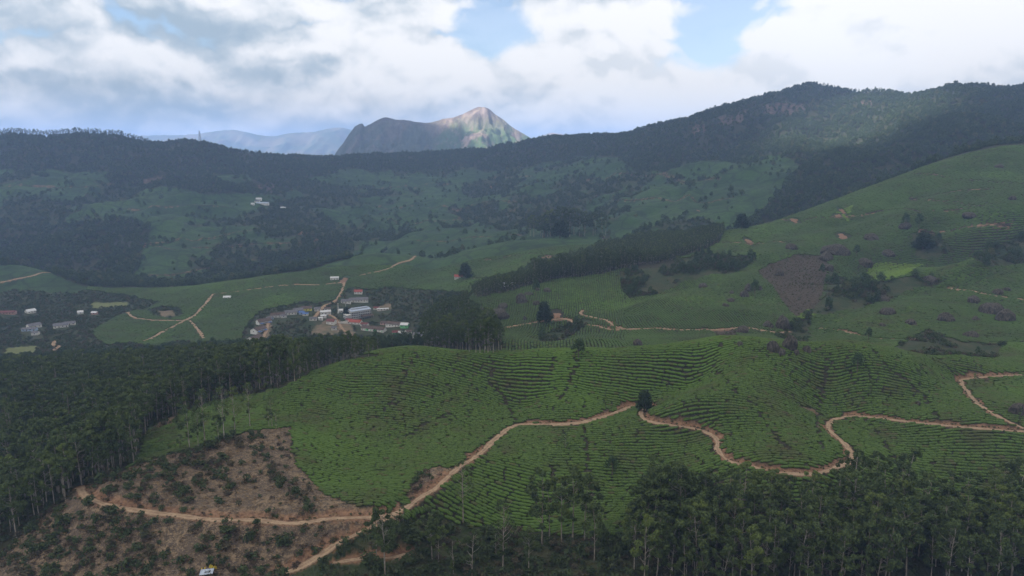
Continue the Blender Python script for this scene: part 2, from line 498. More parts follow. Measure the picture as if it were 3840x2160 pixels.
for dep, hw, pts in GULLIES:
    C = catmull(np.array([hit(px, py, 300)[:2] for px, py in pts]), 8.0)
    fa = np.interp(np.arange(len(C)), [0, len(C) * 0.2, len(C) * 0.8, len(C) - 1], [0.2, 1, 1, 0.4])
    lo_y, hi_y = C[:, 1].min() - 4 * hw, C[:, 1].max() + 4 * hw
    rsel = np.nonzero((TY[:, 0] > lo_y) & (TY[:, 0] < hi_y))[0]
    X_, Y_ = TX[rsel], TY[rsel]
    best = np.zeros(X_.shape)
    for (cx, cy), f_ in zip(C, fa):
        best = np.maximum(best, f_ * np.exp(-((X_ - cx) ** 2 + (Y_ - cy) ** 2) / (hw * hw)))
    TZ[rsel] -= dep * best

# roads and footpaths: photo-pixel polylines -> plan curves on the ground; (name, width, points, label, category, minimum distance)
ROADS = [
    ('dirt_road', 3.1, [(300, 1835), (325, 1860), (400, 1893), (500, 1912), (650, 1932), (800, 1945), (950, 1953), (1100, 1957), (1250, 1950), (1400, 1932), (1500, 1912), (1580, 1865), (1640, 1818), (1720, 1758), (1800, 1700), (1850, 1655), (1900, 1613), (1950, 1592), (2050, 1592), (2150, 1590), (2230, 1572), (2300, 1550), (2372, 1522)], 150),
    ('dirt_road', 2.5, [(2440, 1520), (2405, 1545), (2412, 1565), (2450, 1582), (2520, 1595), (2600, 1606), (2660, 1625), (2690, 1652), (2692, 1690), (2740, 1732), (2830, 1752), (2900, 1768), (2990, 1780), (3070, 1775), (3150, 1748), (3195, 1725), (3180, 1675), (3125, 1625), (3106, 1600), (3120, 1582), (3160, 1568), (3210, 1560), (3300, 1568), (3400, 1580), (3500, 1590), (3600, 1600), (3720, 1610), (3840, 1618), (4000, 1630)], 150),
    ('dirt_road', 2.4, [(4000, 1402), (3840, 1408), (3720, 1412), (3640, 1418), (3605, 1432), (3625, 1465), (3660, 1505), (3720, 1545), (3790, 1585), (3840, 1612)], 200),
    ('dirt_track', 2.8, [(1490, 1925), (1420, 1955), (1340, 2005), (1260, 2050), (1190, 2090), (1120, 2130), (1060, 2158)], 150),
    ('dirt_track', 2.0, [(1250, 2110), (1350, 2098), (1450, 2088), (1540, 2080)], 150),
    ('estate_road', 4.6, [(540, 1280), (600, 1250), (650, 1225), (690, 1203), (735, 1180), (775, 1135), (800, 1103)], 700),
    ('estate_road', 4.2, [(480, 1172), (500, 1190), (560, 1200), (640, 1203), (710, 1203)], 700),
    ('estate_road', 4.0, [(710, 1203), (740, 1235), (765, 1270)], 700),
    ('estate_road', 4.0, [(800, 1103), (900, 1092), (1000, 1078), (1100, 1068), (1200, 1068), (1280, 1060)], 800),
    ('estate_road', 3.6, [(1350, 1033), (1400, 1022), (1450, 1010), (1490, 990), (1540, 975), (1558, 960)], 900),
    ('estate_road', 4.0, [(1175, 1195), (1215, 1150), (1255, 1130), (1285, 1085), (1290, 1060)], 800),
    ('village_lane', 4.2, [(1006, 1212), (1000, 1235), (990, 1260), (980, 1285)], 700),
    ('village_lane', 3.6, [(1232, 1180), (1258, 1195), (1272, 1215), (1290, 1240), (1320, 1255)], 700),
    ('estate_road', 3.2, [(1895, 1230), (1960, 1218), (2040, 1205), (2120, 1197), (2170, 1222), (2260, 1228), (2330, 1237), (2450, 1232), (2560, 1238), (2690, 1236), (2790, 1228), (2860, 1240), (2920, 1250), (2960, 1245)], 600),
    ('estate_road', 3.0, [(2185, 1165), (2180, 1180), (2250, 1198), (2300, 1220), (2340, 1232)], 600),
    ('estate_road', 3.2, [(3080, 1232), (3150, 1240), (3220, 1258), (3300, 1270), (3400, 1272), (3500, 1268)], 500),
    ('estate_road', 3.0, [(3560, 1082), (3640, 1090), (3700, 1105), (3840, 1125)], 560),
    ('estate_road', 4.0, [(1000, 975), (900, 990), (780, 1005), (650, 1030), (510, 1034)], 1300),
    ('estate_road', 4.0, [(1240, 890), (1150, 905), (1050, 912), (900, 920), (780, 928), (640, 934), (540, 922)], 1500),
    ('estate_road', 3.4, [(540, 918), (650, 905), (760, 893), (860, 876), (955, 862)], 1600),
    ('estate_road', 3.6, [(1820, 972), (1900, 963), (2030, 955), (2120, 965)], 1000),
    ('estate_road', 3.4, [(1770, 1045), (1830, 1042), (1880, 1040)], 900),
    ('estate_road', 3.4, [(2260, 885), (2330, 897), (2400, 905)], 1100),
    ('estate_road', 3.6, [(2560, 915), (2700, 912), (2850, 915), (2960, 912)], 900),
    ('estate_road', 3.6, [(2830, 840), (2950, 830), (3050, 818), (3200, 812), (3330, 790), (3450, 796)], 900),
    ('estate_road', 3.4, [(3410, 742), (3520, 730), (3640, 712), (3780, 702)], 900),
    ('estate_road', 3.4, [(3410, 742), (3500, 752), (3600, 762), (3690, 772), (3640, 780), (3500, 792)], 900),
    ('estate_road', 3.2, [(3430, 652), (3520, 660), (3620, 676), (3840, 690)], 1000),
    ('estate_road', 3.4, [(3450, 866), (3600, 856), (3790, 846)], 800),
    ('estate_road', 4.0, [(0, 1060), (60, 1047), (120, 1035), (185, 1022)], 1100),
    ('estate_road', 3.0, [(1300, 700), (1420, 708), (1560, 704), (1700, 690), (1850, 668), (2000, 660)], 1700),
    ('estate_road', 3.0, [(1350, 770), (1500, 778), (1650, 772), (1800, 762), (1950, 756), (2100, 742), (2250, 730)], 1500),
    ('estate_road', 3.0, [(1450, 820), (1600, 826), (1750, 822), (1900, 800), (2050, 795)], 1500),
    ('estate_road', 3.0, [(2100, 690), (2250, 668), (2400, 660), (2550, 680), (2700, 672)], 1500),
    ('estate_road', 3.0, [(2300, 760), (2450, 742), (2600, 748), (2750, 740)], 1300),
    ('estate_road', 3.0, [(440, 785), (560, 775), (680, 772), (780, 770), (850, 776)], 1600),
    ('estate_road', 3.0, [(20, 700), (150, 698), (300, 702), (420, 695)], 1700),
    ('estate_road', 3.2, [(1560, 900), (1650, 905), (1800, 888), (1950, 882)], 1300),
    ('valley_track', 4.0, [(205, 1278), (200, 1295), (220, 1300), (195, 1318)], 700),
]
# walkers' gaps between the tea sections on the near hill
GAPS = [
    [(1565, 1325), (1530, 1385), (1505, 1440), (1480, 1500), (1440, 1540)],
    [(1840, 1340), (1845, 1385), (1830, 1430), (1880, 1480), (1915, 1545), (1935, 1590)],
    [(2150, 1325), (2165, 1370), (2140, 1420), (2110, 1480), (2070, 1540)],
    [(2190, 1600), (2195, 1680), (2200, 1780), (2220, 1860), (2240, 1900)],
    [(2690, 1380), (2760, 1470), (2830, 1520), (2860, 1570), (2900, 1630), (2960, 1690)],
    [(3110, 1300), (3110, 1370), (3090, 1430), (3070, 1500), (3060, 1560), (3070, 1640), (3090, 1690)],
    [(3260, 1300), (3320, 1370), (3420, 1450), (3480, 1510), (3520, 1580)],
    [(3500, 1340), (3560, 1390), (3590, 1420)],
    [(3250, 1570), (3300, 1640), (3340, 1700), (3380, 1760)],
    [(1520, 1640), (1600, 1590), (1690, 1550)],
    [(3470, 1092), (3540, 1140), (3600, 1190)],
]
road_curves = []
ROAD_D = np.full((NV, NU), 1e3)         # distance to the nearest road, signed side, for soil and banks
BANK = np.zeros((NV, NU))
du, dv = TU[1] - TU[0], TV[1] - TV[0]
for name, width, pts, dmin in ROADS:
    P = np.array([hit(px, py, dmin)[:2] for px, py in pts])
    C = catmull(P, 1.5 if P[:, 1].min() < 600 else 4.0)
    zc = terrain(C[:, 0], C[:, 1])
    k = 9
    zs = np.convolve(np.pad(zc, k, mode='edge'), np.ones(2 * k + 1) / (2 * k + 1), mode='valid')
    road_curves.append((name, width, C, zs))
TZ0 = TZ.copy()
WSUM = np.zeros_like(TZ); ZSUM = np.zeros_like(TZ)
for name, width, C, zs in road_curves:
    for (x, y), z in zip(C, zs):
        rad = width * 0.5 + 6.5
        iu = int((x / y - TU[0]) / du); iv = int((math.log(y) - TV[0]) / dv)
        ru, rv = int(rad / y / du) + 2, int(rad / y / dv) + 2
        a0, a1, b0, b1 = max(iv - rv, 0), min(iv + rv + 1, NV), max(iu - ru, 0), min(iu + ru + 1, NU)
        if a1 <= a0 or b1 <= b0:
            continue
        d = np.hypot(TX[a0:a1, b0:b1] - x, TY[a0:a1, b0:b1] - y)
        e = d - width * 0.5
        sub = ROAD_D[a0:a1, b0:b1]
        np.minimum(sub, e, out=sub)
        w = np.exp(-(d / 2.0) ** 2) + 1e-9 * (d < rad)
        WSUM[a0:a1, b0:b1] += w; ZSUM[a0:a1, b0:b1] += w * z
near_road = (WSUM > 0) & (ROAD_D < 6.0)
zr = np.where(near_road, ZSUM / np.maximum(WSUM, 1e-12), TZ0)
blend = (1 - sstep(0.4, 4.5, ROAD_D)) * near_road
fade = 1 - sstep(560, 800, TY)
TZ = TZ0 + (zr - TZ0 - 0.12) * blend * fade
UPHILL = np.where(near_road, TZ0 - zr, 0)

ROADPTS = np.vstack([np.c_[c[2], np.full(len(c[2]), c[1])] for c in road_curves])
GAPPTS = np.vstack([catmull(np.array([hit(px, py, 200)[:2] for px, py in g]), 0.8) for g in GAPS])
from mathutils.kdtree import KDTree
road_kd = KDTree(len(ROADPTS))
for i, p in enumerate(ROADPTS):
    road_kd.insert((p[0], p[1], 0), i)
road_kd.balance()
gap_kd = KDTree(len(GAPPTS))
for i, p in enumerate(GAPPTS):
    gap_kd.insert((p[0], p[1], 0), i)
gap_kd.balance()


def road_clear(x, y):
    co, i, d = road_kd.find((x, y, 0))
    return d - ROADPTS[i, 2] * 0.5


# ------------------------------------------------------------------ land cover
TEA, EUC, WOOD, BARE, SCRUB, FALLOW, MEADOW, YARD, ROCKY, GULLY = range(10)
COVER = [  # class, nearest, farthest, outline in photo pixels; later ones win
    (WOOD, 1250, 9e3, [(1100, 200), (4400, 200), (4400, 470), (3840, 545), (3600, 590), (3400, 655), (3200, 730), (3000, 810), (2850, 855), (2780, 850), (2850, 800), (2900, 740), (2960, 680), (3010, 630), (2980, 600), (2930, 580), (2870, 580), (2700, 600), (2560, 612), (2500, 640), (2350, 632), (2300, 592), (2050, 602), (1850, 640), (1700, 632), (1500, 640), (1100, 645)]),
    (WOOD, 1500, 9e3, [(-900, 300), (1250, 300), (1250, 650), (1120, 680), (1080, 720), (1000, 730), (900, 722), (780, 730), (700, 700), (560, 705), (400, 690), (390, 640), (-900, 640)]),
    (TEA, 1500, 9e3, [(800, 652), (920, 648), (945, 680), (860, 692)]),
    (WOOD, 1280, 9e3, [(130, 860), (250, 842), (500, 822), (550, 850), (548, 885), (522, 920), (512, 1000), (488, 1045), (620, 1060), (830, 1012), (1000, 965), (1100, 940), (1280, 905), (1300, 965), (1100, 1030), (950, 1070), (790, 1120), (600, 1140), (330, 1085), (190, 1020), (90, 995), (-400, 1005), (-400, 900), (60, 862)]),
    (GULLY, 1500, 9e3, [(905, 805), (1000, 780), (1150, 782), (1280, 845), (1210, 890), (1000, 900), (925, 832)]),
    (EUC, 820, 1320, [(1760, 1095), (1900, 1050), (2100, 985), (2250, 938), (2450, 885), (2600, 848), (2730, 862), (2700, 912), (2640, 950), (2500, 980), (2340, 1005), (2100, 1048), (1950, 1080), (1800, 1115)]),
    (GULLY, 700, 1100, [(2335, 1015), (2500, 1000), (2640, 955), (2830, 960), (2800, 1000), (2700, 1030), (2560, 1060), (2480, 1100), (2370, 1120), (2340, 1080)]),
    (ROCKY, 1500, 9e3, [(2690, 432), (2790, 420), (2775, 462), (2700, 468)]),
    (ROCKY, 1500, 9e3, [(2840, 392), (2960, 380), (3070, 402), (2985, 425), (2860, 425)]),
    (ROCKY, 1500, 9e3, [(2600, 472), (2655, 466), (2640, 505), (2600, 512)]),
    (ROCKY, 1500, 9e3, [(530, 668), (612, 662), (622, 690), (540, 696)]),
    (ROCKY, 1500, 9e3, [(960, 692), (1022, 690), (1012, 725), (970, 720)]),
    (ROCKY, 1500, 9e3, [(3220, 372), (3300, 382), (3280, 400), (3230, 396)]),
    (FALLOW, 560, 1100, [(2830, 1010), (2960, 950), (3110, 965), (3102, 1100), (3092, 1150), (3000, 1190), (2900, 1080)]),
    (FALLOW, 560, 700, [(2665, 1240), (2760, 1228), (2775, 1262), (2700, 1272)]),
    (GULLY, 600, 1000, [(3110, 1000), (3200, 1062), (3400, 1042), (3560, 1048), (3400, 1100), (3250, 1140), (3110, 1190), (3040, 1185), (3112, 1120)]),
    (GULLY, 700, 1200, [(3400, 870), (3480, 860), (3560, 930), (3500, 980), (3420, 960)]),
    (GULLY, 600, 1000, [(3640, 960), (3760, 900), (3840, 870), (4000, 850), (4000, 980), (3840, 985), (3700, 1000)]),
    (GULLY, 450, 720, [(2985, 1195), (3060, 1205), (3040, 1250), (3010, 1290), (2960, 1290), (2880, 1262), (2960, 1230)]),
    (GULLY, 440, 640, [(3350, 1300), (3480, 1245), (3600, 1282), (3780, 1292), (3720, 1345), (3420, 1345)]),
    (GULLY, 600, 900, [(2010, 1295), (2090, 1230), (2200, 1190), (2240, 1200), (2110, 1290)]),
    (SCRUB, 620, 1300, [(955, 1165), (1100, 1135), (1280, 1122), (1300, 1075), (1450, 1085), (1560, 1080), (1740, 1095), (1800, 1180), (1900, 1290), (1700, 1330), (1420, 1340), (1200, 1345), (1000, 1365), (900, 1372), (915, 1235)]),
    (SCRUB, 560, 1300, [(-500, 1112), (330, 1092), (600, 1132), (540, 1160), (440, 1190), (350, 1240), (380, 1285), (560, 1295), (750, 1285), (930, 1285), (930, 1372), (560, 1395), (380, 1402), (-100, 1445), (-500, 1445)]),
    (SCRUB, 900, 1200, [(560, 1160), (620, 1145), (690, 1150), (705, 1180), (650, 1192), (580, 1180)]),
    (MEADOW, 780, 1300, [(20, 1300), (130, 1296), (128, 1326), (15, 1328)]),
    (MEADOW, 780, 1300, [(330, 1142), (470, 1138), (480, 1152), (350, 1165)]),
    (YARD, 850, 1150, [(1172, 1250), (1185, 1220), (1240, 1190), (1265, 1190), (1320, 1215), (1330, 1255), (1250, 1250), (1235, 1262)]),
    (YARD, 850, 1150, [(1400, 1150), (1450, 1145), (1460, 1165), (1405, 1170)]),
    (YARD, 850, 1150, [(1002, 1212), (1015, 1220), (1008, 1260), (994, 1290), (985, 1290)]),
    (YARD, 850, 1200, [(590, 1165), (660, 1158), (668, 1182), (610, 1185)]),
    (EUC, 560, 960, [(1560, 1230), (1640, 1180), (1700, 1120), (1780, 1140), (1810, 1220), (1890, 1290), (1890, 1320), (1750, 1325), (1600, 1310)]),
    (EUC, 250, 900, [(-700, 1440), (-100, 1435), (380, 1392), (560, 1385), (750, 1378), (1000, 1356), (1200, 1338), (1400, 1330), (1420, 1338), (1180, 1392), (1095, 1432), (1040, 1460), (960, 1480), (800, 1498), (640, 1566), (560, 1600), (535, 1660), (515, 1735), (330, 1842), (200, 1905), (0, 2070), (-700, 2200)]),
    (BARE, 300, 460, [(560, 1600), (620, 1565), (680, 1555), (670, 1590), (590, 1612)]),
    (BARE, 150, 420, [(300, 1835), (420, 1790), (520, 1742), (700, 1690), (950, 1622), (1075, 1602), (1090, 1680), (1150, 1780), (1215, 1855), (1350, 1912), (1510, 1915), (1510, 1950), (1330, 2005), (1180, 2075), (1050, 2200), (-100, 2200), (-100, 2120), (0, 2080), (200, 1900)]),
    (SCRUB, 150, 420, [(1180, 2075), (1330, 2005), (1500, 1950), (1620, 1945), (1750, 1975), (2000, 1995), (2350, 2015), (2560, 2070), (2600, 2200), (1000, 2200)]),
    (EUC, 150, 420, [(2320, 2030), (2480, 1965), (2700, 1915), (3000, 1930), (3200, 1900), (3400, 1920), (3600, 1970), (3840, 1905), (4400, 1850), (4400, 2500), (2500, 2500)]),
    (BARE, 300, 420, [(3000, 1525), (3060, 1535), (3070, 1552), (3040, 1548)]),
    (BARE, 250, 350, [(1560, 1780), (1640, 1745), (1690, 1760), (1640, 1800), (1560, 1850), (1520, 1850)]),
]


def in_poly(px, py, poly):
    inside = np.zeros(px.shape, bool)
    n = len(poly)
    for i in range(n):
        x0, y0 = poly[i]; x1, y1 = poly[(i + 1) % n]
        if y0 == y1:
            continue
        c = ((y0 > py) != (y1 > py)) & (px < (x1 - x0) * (py - y0) / (y1 - y0) + x0)
        inside ^= c
    return inside


def classify(x, y, z):
    s = np.shape(x)
    x, y, z = (np.ravel(a) for a in (x, y, z))
    px, py = project(x, y, z)
    w = 0.03 * y                                             # ragged edges, a few metres in plan
    k = FPX / y
    px = px + 0.006 * FPX * fbm(x / (w + 4), y / (w + 4), 51, 3)
    py = py + 0.003 * FPX * fbm(x / (w + 4), y / (w + 4), 61, 3)
    out = np.zeros(x.shape, np.int8)
    for cls, d0, d1, poly in COVER:
        sel = np.nonzero((y > d0) & (y < d1))[0]
        if len(sel):
            out[sel[in_poly(px[sel], py[sel], poly)]] = cls
    # scattered woods in the folds of the far tea slopes
    far = (y > 1420) & (out == TEA)
    wood = ((folds(x, y) + 0.20 * fbm(x / 60, y / 60, 71, 3)) < 0.40) | (fbm(x / 210, y / 260, 71, 4) > 0.85)
    out[far & wood] = GULLY
    return out.reshape(s)


CLS = classify(TX, TY, TZ)

# ------------------------------------------------------------------ terrain mesh
idx = np.arange(NV * NU).reshape(NV, NU)
F = np.stack([idx[:-1, :-1], idx[:-1, 1:], idx[1:, 1:], idx[1:, :-1]], -1).reshape(-1, 4)
V = np.stack([TX, TY, TZ], -1).reshape(-1, 3)
# continuation of the same sheet out to the horizon and to the sides
eu = np.linspace(-1.35, 1.35, 90); ev = np.exp(np.linspace(math.log(4600), math.log(17000), 40))
eU, eY = np.meshgrid(eu, ev)
eX = eU * eY
eZ = terrain_raw(eX.ravel(), eY.ravel()).reshape(eX.shape)
eZ[0] = np.minimum(eZ[0], eZ[0])
base = len(V)
eidx = np.arange(eX.size).reshape(eX.shape) + base
F = np.vstack([F, np.stack([eidx[:-1, :-1], eidx[:-1, 1:], eidx[1:, 1:], eidx[1:, :-1]], -1).reshape(-1, 4)])
V = np.vstack([V, np.stack([eX, eY, eZ], -1).reshape(-1, 3)])
me = np_mesh('terrain', V, F)
cls_f = np.concatenate([CLS.ravel(), np.full(eX.size, WOOD)])
def vattr(mesh, name, arr):
    a = mesh.attributes.new(name, 'FLOAT', 'POINT')
    a.data.foreach_set('value', np.ascontiguousarray(arr, dtype=np.float32))
for nm, sel in (('tea', (TEA,)), ('forest', (EUC, WOOD)), ('bare', (BARE,)), ('scrub', (SCRUB, GULLY)), ('fallow', (FALLOW,)), ('meadow', (MEADOW,)), ('yard', (YARD,)), ('rocky', (ROCKY,))):
    vattr(me, nm, np.isin(cls_f, sel).astype(np.float32))
nr = np.concatenate([((1 - sstep(0.1, 1.1, ROAD_D + 0.8 * fbm(TX / 3, TY / 3, 5, 2))) * near_road).ravel(), np.zeros(eX.size)])
up = np.concatenate([((1 - sstep(2.0, 4.6, ROAD_D + 1.0 * fbm(TX / 4, TY / 4, 6, 2))) * near_road * (UPHILL > 0.25) * (TY < 800)).ravel(), np.zeros(eX.size)])
vattr(me, 'soil', np.maximum(nr, up))

def material(name):
    m = bpy.data.materials.new(name)
    m.use_nodes = True
    t = NT(m.node_tree)
    t.n.clear()
    out = t.node('ShaderNodeOutputMaterial')
    b = t.node('ShaderNodeBsdfPrincipled')
    t.l.new(b.outputs[0], out.inputs[0])
    b.inputs['Roughness'].default_value = 0.9
    b.inputs['Specular IOR Level'].default_value = 0.15
    return m, t, b

def bump(t, b, h, dist, strength=1.0):
    nd = t.node('ShaderNodeBump')
    nd.inputs['Strength'].default_value = strength
    nd.inputs['Distance'].default_value = dist
    t.l.new(h, nd.inputs['Height'])
    t.l.new(nd.outputs[0], b.inputs['Normal'])

M = {}
mt, t, b = material('hillside')
geo = t.node('ShaderNodeNewGeometry')
pos = geo.outputs['Position']
n1 = t.noise(pos, 0.012, 4, 0.6)
n2 = t.noise(pos, 0.09, 4, 0.6)
n3 = t.noise(pos, 0.55, 3, 0.65)
n4 = t.noise(pos, 2.2, 2, 0.6)
# tea seen from far: small bright bushes and dark gaps
vor = t.node('ShaderNodeTexVoronoi', feature='DISTANCE_TO_EDGE')
t.l.new(pos, vor.inputs['Vector'])
vor.inputs['Scale'].default_value = 0.34
gapline = t.ramp(vor.outputs['Distance'], 0.02, 0.22)
sep = t.node('ShaderNodeSeparateXYZ'); t.l.new(pos, sep.inputs[0])
farther = t.ramp(sep.outputs['Y'], 900.0, 1350.0)
c_tea_far = t.mix(t.ramp(n1, 0.3, 0.72), (0.028, 0.060, 0.021), (0.054, 0.116, 0.028))
c_tea_far = t.mix(t.math('MULTIPLY', t.ramp(t.noise(pos, 0.0045, 3, 0.5), 0.5, 0.62), 0.5), c_tea_far, (0.070, 0.132, 0.030))
c_tea_far = t.mix(t.math('MULTIPLY', t.ramp(n2, 0.42, 0.75), 0.5), c_tea_far, (0.020, 0.034, 0.017))
c_tea_far = t.mix(t.math('MULTIPLY', t.math('SUBTRACT', 1.0, gapline), 0.55), c_tea_far, (0.018, 0.03, 0.014))
vor2 = t.node('ShaderNodeTexVoronoi', feature='DISTANCE_TO_EDGE')
wob = t.node('ShaderNodeTexNoise'); wob.inputs['Scale'].default_value = 0.02; wob.inputs['Detail'].default_value = 3.0
t.l.new(pos, wob.inputs['Vector'])
t.l.new(t.vmath('ADD', pos, t.vmath('SCALE', wob.outputs['Color'], 45.0)), vor2.inputs['Vector'])
vor2.inputs['Scale'].default_value = 0.017                       # plot edges and hedges between tea sections
c_tea_far = t.mix(t.math('MULTIPLY', t.ramp(vor2.outputs['Distance'], 0.075, 0.02), 0.6), c_tea_far, (0.012, 0.020, 0.011))
c_tea_far = t.mix(t.math('MULTIPLY', t.ramp(t.noise(pos, 0.14, 4, 0.7), 0.45, 0.62), 0.38), c_tea_far, (0.018, 0.036, 0.016))
c_tea_near = t.mix(t.ramp(n3, 0.35, 0.7), (0.022, 0.026, 0.014), (0.050, 0.040, 0.026))
c = t.mix(farther, c_tea_near, c_tea_far)
c_forest = t.mix(n2, (0.020, 0.028, 0.012), (0.045, 0.042, 0.022))
c = t.mix(t.attr('forest').outputs['Fac'], c, c_forest)
c_scrub = t.mix(t.ramp(n2, 0.35, 0.65), (0.030, 0.048, 0.020), (0.056, 0.058, 0.030))
c = t.mix(t.attr('scrub').outputs['Fac'], c, c_scrub)
litter = t.mix(t.ramp(n3, 0.38, 0.66), (0.072, 0.056, 0.042), (0.205, 0.150, 0.098))
litter = t.mix(t.ramp(n2, 0.40, 0.72), litter, (0.088, 0.068, 0.052))
litter = t.mix(t.math('MULTIPLY', t.ramp(n4, 0.52, 0.7), 0.5), litter, (0.34, 0.26, 0.17))
c = t.mix(t.attr('bare').outputs['Fac'], c, litter)
c = t.mix(t.attr('fallow').outputs['Fac'], c, t.mix(t.ramp(n3, 0.35, 0.65), (0.050, 0.044, 0.032), (0.080, 0.062, 0.046)))
c = t.mix(t.attr('meadow').outputs['Fac'], c, t.mix(n2, (0.10, 0.13, 0.045), (0.16, 0.17, 0.08)))
c = t.mix(t.attr('yard').outputs['Fac'], c, t.mix(t.ramp(n2, 0.3, 0.7), (0.20, 0.145, 0.10), (0.10, 0.10, 0.06)))
c = t.mix(t.attr('rocky').outputs['Fac'], c, t.mix(t.ramp(n2, 0.35, 0.65), (0.050, 0.038, 0.032), (0.115, 0.085, 0.066)))
c_soil = t.mix(t.ramp(n3, 0.3, 0.7), (0.13, 0.075, 0.048), (0.26, 0.155, 0.095))
c = t.mix(t.attr('soil').outputs['Fac'], c, c_soil)
t.l.new(c, b.inputs['Base Color'])
hsum = t.math('ADD', t.math('MULTIPLY', n3, 1.0), t.math('ADD', t.math('MULTIPLY', n4, 0.4), t.math('MULTIPLY', gapline, 0.5)))
bump(t, b, hsum, 0.6, 0.9)
M['hillside'] = mt
me.materials.append(mt)
ground = bpy.data.objects.new('hillside_terrain', me)
COL.objects.link(ground)
tag(ground, 'rolling green hillsides, valley floor and mountain slopes', 'terrain', kind='structure')

# ------------------------------------------------------------------ roads as real ribbons with wheel ruts
mt, t, b = material('packed_earth')
geo = t.node('ShaderNodeNewGeometry')
n3 = t.noise(geo.outputs['Position'], 0.35, 4, 0.65)
n4 = t.noise(geo.outputs['Position'], 1.6, 3, 0.6)
c = t.mix(t.ramp(n3, 0.3, 0.7), (0.20, 0.135, 0.09), (0.33, 0.24, 0.16))
c = t.mix(t.ramp(n4, 0.5, 0.75), c, (0.17, 0.11, 0.072))
rut = t.attr('rut').outputs['Fac']
c = t.mix(t.math('MULTIPLY', rut, 0.45), c, (0.40, 0.305, 0.21))
t.l.new(c, b.inputs['Base Color'])
bump(t, b, t.math('ADD', n3, n4), 0.15)
M['earth'] = mt
# the narrow, half overgrown estate tracks far off, bank and hedge shade painted in dark
mt, t, b = material('shaded_track_earth')
geo = t.node('ShaderNodeNewGeometry')
n3 = t.noise(geo.outputs['Position'], 0.03, 4, 0.7)
n4 = t.noise(geo.outputs['Position'], 0.4, 3, 0.6)
c = t.mix(t.ramp(n3, 0.50, 0.68), (0.030, 0.026, 0.018), (0.25, 0.165, 0.11))
c = t.mix(t.ramp(n4, 0.5, 0.75), c, (0.12, 0.085, 0.06))
t.l.new(c, b.inputs['Base Color'])
M['track'] = mt

ROAD_LABEL = {}
road_txt = [
    'wide brown dirt road climbing the tea hill from the cleared knoll', 'winding dirt road looping round the right-hand tea spur', 'dirt road hairpin at the right edge above the tea',
    'dirt track branching down from the road below the knoll', 'short dirt track among foreground shrubs']
PROFILE = [(-1.0, 0.0, 0), (-0.72, 0.06, 0), (-0.45, 0.0, 1), (-0.2, 0.08, 0), (0.2, 0.08, 0), (0.45, 0.0, 1), (0.72, 0.06, 0), (1.0, 0.0, 0)]
for k, (name, width, C, zs) in enumerate(road_curves):
    T = np.gradient(C, axis=0); T /= np.linalg.norm(T, axis=1)[:, None] + 1e-9
    Nn = np.c_[-T[:, 1], T[:, 0]]
    near = C[:, 1].mean() < 600
    zt = terrain(C[:, 0], C[:, 1])
    wv = width * 0.5 * (1 + 0.36 * fbm(np.arange(len(C)) / 4.0, np.full(len(C), k * 3.7), 9, 4, 0.6))
    rows = []
    ruts = []
    for f, dz, r in PROFILE:
        q = C + Nn * (wv * f)[:, None]
        if near:
            zz = np.maximum(zs, terrain(q[:, 0], q[:, 1])) + 0.06
        else:
            zz = np.maximum(zt, terrain(q[:, 0], q[:, 1])) + 0.5
        rows.append(np.c_[q, zz + dz]); ruts.append(np.full(len(C), r))
    # skirts down into the ground so the ribbon has thickness
    lo, hi = rows[0].copy(), rows[-1].copy()
    lo[:, 2] -= 1.6; hi[:, 2] -= 1.6
    rows = [lo] + rows + [hi]
    ruts = [ruts[0] * 0] + ruts + [ruts[0] * 0]
    m, n = len(rows), len(C)
    VV = np.stack(rows, 1).reshape(-1, 3)
    ii = np.arange(n * m).reshape(n, m)
    FF = np.stack([ii[:-1, :-1], ii[1:, :-1], ii[1:, 1:], ii[:-1, 1:]], -1).reshape(-1, 4)
    rm = np_mesh(name, VV, FF)
    vattr(rm, 'rut', np.stack(ruts, 1).ravel())
    rm.materials.append(M['earth'] if (near or name.startswith('vil') or (C[:, 1].mean() < 760) or (C[:, 1].mean() < 1400 and C[:, 0].mean() < -150)) else M['track'])
    ro = bpy.data.objects.new(name, rm)
    COL.objects.link(ro)
    tag(ro, road_txt[k] if k < len(road_txt) else None, 'road', kind='structure')
# ------------------------------------------------------------------ buildings: where they stand (photo pixel of the foot), size in metres, turn, look
H = []   # px, py, length, width, wall height, roof rise, yaw degrees, wall, roof, label, kind
def hs(*a, **k):
    H.append((a, k))
hs(956, 1276, 20, 11, 3.4, 3.0, 72, 'white', 'brown', 'brown-roofed row house nearest the trees at the foot of the village lane', shed='blue')
hs(970, 1243, 20, 11, 3.4, 3.0, 70, 'white', 'brown', 'brown-roofed row house second up the village lane', shed='blue')
hs(990, 1212, 19, 11, 3.4, 3.2, 42, 'white', 'brown', 'row house with a white gable at the bend of the village lane', shed='blue')
hs(1041, 1188, 20, 10, 3.2, 2.8, 22, 'white', 'brown', 'long brown-roofed row house with a white gable right of the lane bend')
hs(1090, 1178, 17, 9, 3.2, 2.6, 20, 'white', 'slate', 'dark-roofed row house in the middle of the upper row')
hs(1118, 1170, 14, 9, 3.2, 2.6, 18, 'bluewash', 'slate', 'dark-roofed house with pale blue walls in the upper row')
hs(1150, 1163, 15, 9, 3.2, 2.6, 14, 'yellow', 'brown', 'brown-roofed house with a yellow wall at the right of the upper row')
hs(1146, 1183, 8, 6, 2.8, 1.2, 10, 'white', 'blue', 'small blue-roofed shed below the yellow-walled house')
hs(1190, 1165, 9, 7, 3.0, 2.0, 25, 'white', 'slate', 'small grey-roofed house beside the yellow-walled house')
hs(1221, 1178, 15, 6, 4.0, 1.6, 22, 'white', 'sheet', 'long shed under a white sheet roof left of the chimney')
